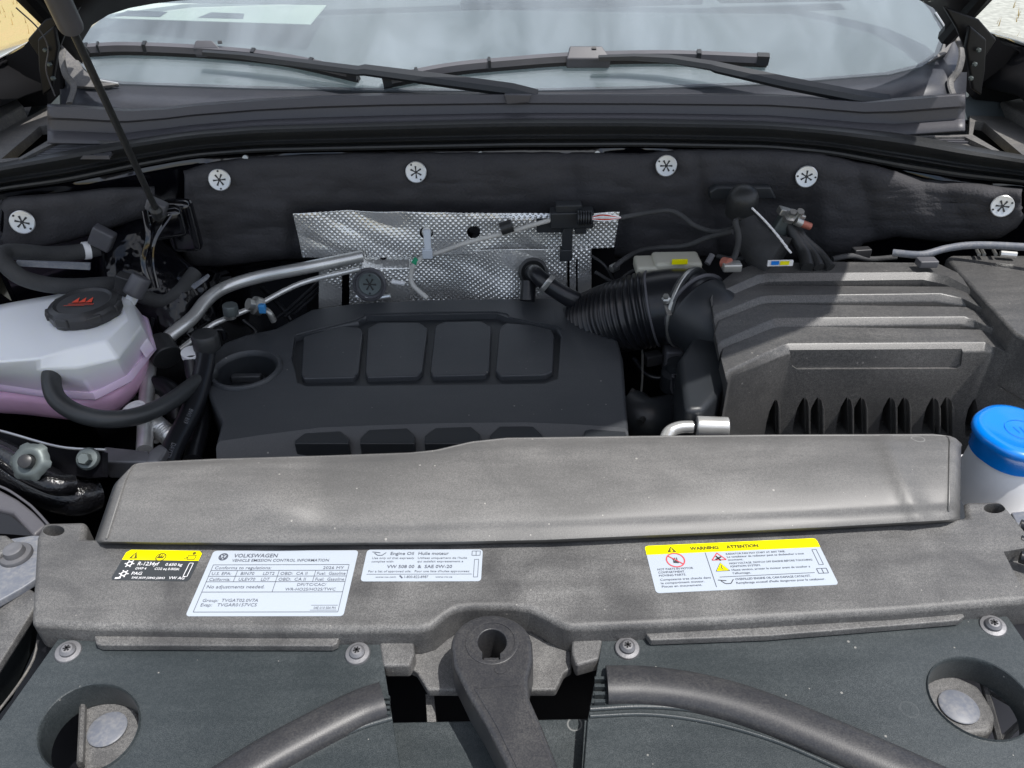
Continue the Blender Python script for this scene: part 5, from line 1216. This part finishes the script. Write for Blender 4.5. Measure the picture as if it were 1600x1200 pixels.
for k in range(3):
    MB().tube([P(1594, 820 + 25 * k, -.005), P(1625, 830 + 25 * k, -.005)], .007, n=10).build('hose_stub', 'hose', rc)

# glossy rail with nut and bolt
rl = thing('body_rail', 'glossy black painted rail catching hard sun glints at the lower left', 'body rail', P(60, 760, -.08))
MB().tube([P(-60, 700, -.03), P(0, 722, -.03), P(40, 742, -.03), P(80, 765, -.04), P(118, 778, -.05), P(150, 772, -.06)], .030, n=24, rf=lambda t: .034 - .012 * t).build('rail', 'rail', rl, sharp=80)
MB().tube([P(-60, 690, -.0), P(0, 712, -.0), P(40, 736, .0), P(85, 757, -.01), P(115, 757, -.02)], .014, n=12).build('bead', 'rail', rl)
MB().prism([P(-60, 665, .0), P(0, 674, .0), P(92, 700, .0), P(160, 706, .0), P(160, 745, -.02), P(120, 750, -.05), P(0, 730, -.04), P(-60, 715, -.04)], (0, .01, -.01)).build('web', 'paintflat', rl)
MB().tube([P(-60, 662, .003), P(0, 673, .003), P(92, 698, .003), P(165, 703, .003)], .0018, n=8).build('lip', 'alu', rl)
nut = thing('clip_nut', 'grey zinc clip nut with notched edge on the black rail', 'nut', P(52, 722, .0))
MB().lathe([(.022, 0), (.023, .003), (.019, .009), (.014, .011), (.009, .009), (.008, .004)], P(50, 722, .022), (.1, -.75, .8), n=48, lobes=lambda a, r: 1 + (.10 if (r > .02 and math.cos(6 * a) > .0) else 0)).build('shell', 'zinc', nut, sharp=50)
MB().lathe([(.0085, -.004), (.0085, .018), (.005, .020)], P(50, 723, .022), (.1, -.75, .8), n=16).build('stud', 'cap', nut)
bt = thing('flange_bolt', 'round grey zinc flange bolt beside the cast bracket', 'bolt', P(137, 718, 0))
MB().lathe([(.0150, 0), (.0150, .002), (.0130, .005), (.0085, .006)], P(138, 717, .0), (.1, -.7, .8), n=32).build('flange', 'zinc', bt)
MB().lathe([(.0085, .004), (.0085, .012), (.007, .014)], P(137, 719, .0), (.1, -.7, .8), n=6).build('head', 'zinc', bt)
wl = thing('wheel_arch_duct', 'dark grey plastic duct with a thin raised edge below the black rail', 'duct', P(30, 790, -.06))
MB().prism([P(-60, 752, -.02), P(0, 764, -.02), P(30, 780, -.02), P(55, 800, -.02), P(74, 818, -.02), P(52, 836, -.02), P(20, 800, -.02), P(-60, 780, -.02)], (0, -.01, -.04)).build('panel', 'cowl', wl, bev=.004)
MB().tube([P(-60, 748, -.015), P(0, 760, -.015), P(40, 784, -.015), P(58, 800, -.015), P(76, 820, -.015)], .0016, n=8).build('edge', 'cowl', wl)
MB().prism([P(-60, 785, -.025), P(10, 800, -.025), P(55, 838, -.025), P(20, 835, -.025), P(-60, 830, -.025)], (0, 0, -.04)).build('lower_panel', 'paintflat', wl)

# =============================================================== WASHER FILLER
wf = thing('washer_filler', 'white washer fluid filler neck with a bright blue flip cap', 'washer filler', P(1570, 740, -.12))
wc = P(1586, 680, .030)
MB().lathe([(.062, -.20), (.060, -.12), (.048, -.06), (.044, -.01), (.042, .0)], wc + V((.004, 0, 0)), (0, 0, 1), n=40).build('neck', 'white', wf)
MB().lathe([(.095, -.12), (.085, -.10), (.06, -.09)], wc + V((.03, 0, 0)), (0, 0, 1), n=40).build('shoulder', 'white', wf)
def bl(a, r): return 1 + .10 * max(0, math.cos(2 * (a - .5)))
MB().lathe([(.045, -.026), (.046, -.004), (.050, .0), (.050, .006), (.048, .009), (.042, .011), (.036, .0105), (.032, .0085), (.0005, .0085)], wc, (0, 0, 1), n=56, lobes=bl).build('cap', 'blue', wf, sharp=50)
Pr = Print(wc + V((-.006, -.012, .009)), V((1, 0, 0)), V((0, 1, 0)))
Pr.ring(.012, .012, .02, .001, 'blue', n=30)
for k in range(3): Pr.line(.006 + .006 * k, .006, .004 + .008 * k, .018, .001, 'blue')
Pr.build(wf, {'blue': 'embossed_symbol'})

# silver pipe elbow right of the engine cover
se = thing('coolant_elbow', 'silver elbow pipe and metal sleeve in front of the air filter box', 'pipe', P(1090, 665, -.03))
MB().tube([P(1038, 690, -.02), P(1046, 675, -.018), P(1062, 668, -.015), P(1082, 667, -.015)], .0088, n=18).build('elbow', 'alu', se)
MB().tube([P(1080, 667, -.015), P(1090, 667, -.015)], .008, n=16).build('ring', 'wire', se)
MB().tube([P(1088, 666, -.012), P(1138, 668, -.012)], .0145, n=20).build('sleeve', 'alu', se, bev=.002)
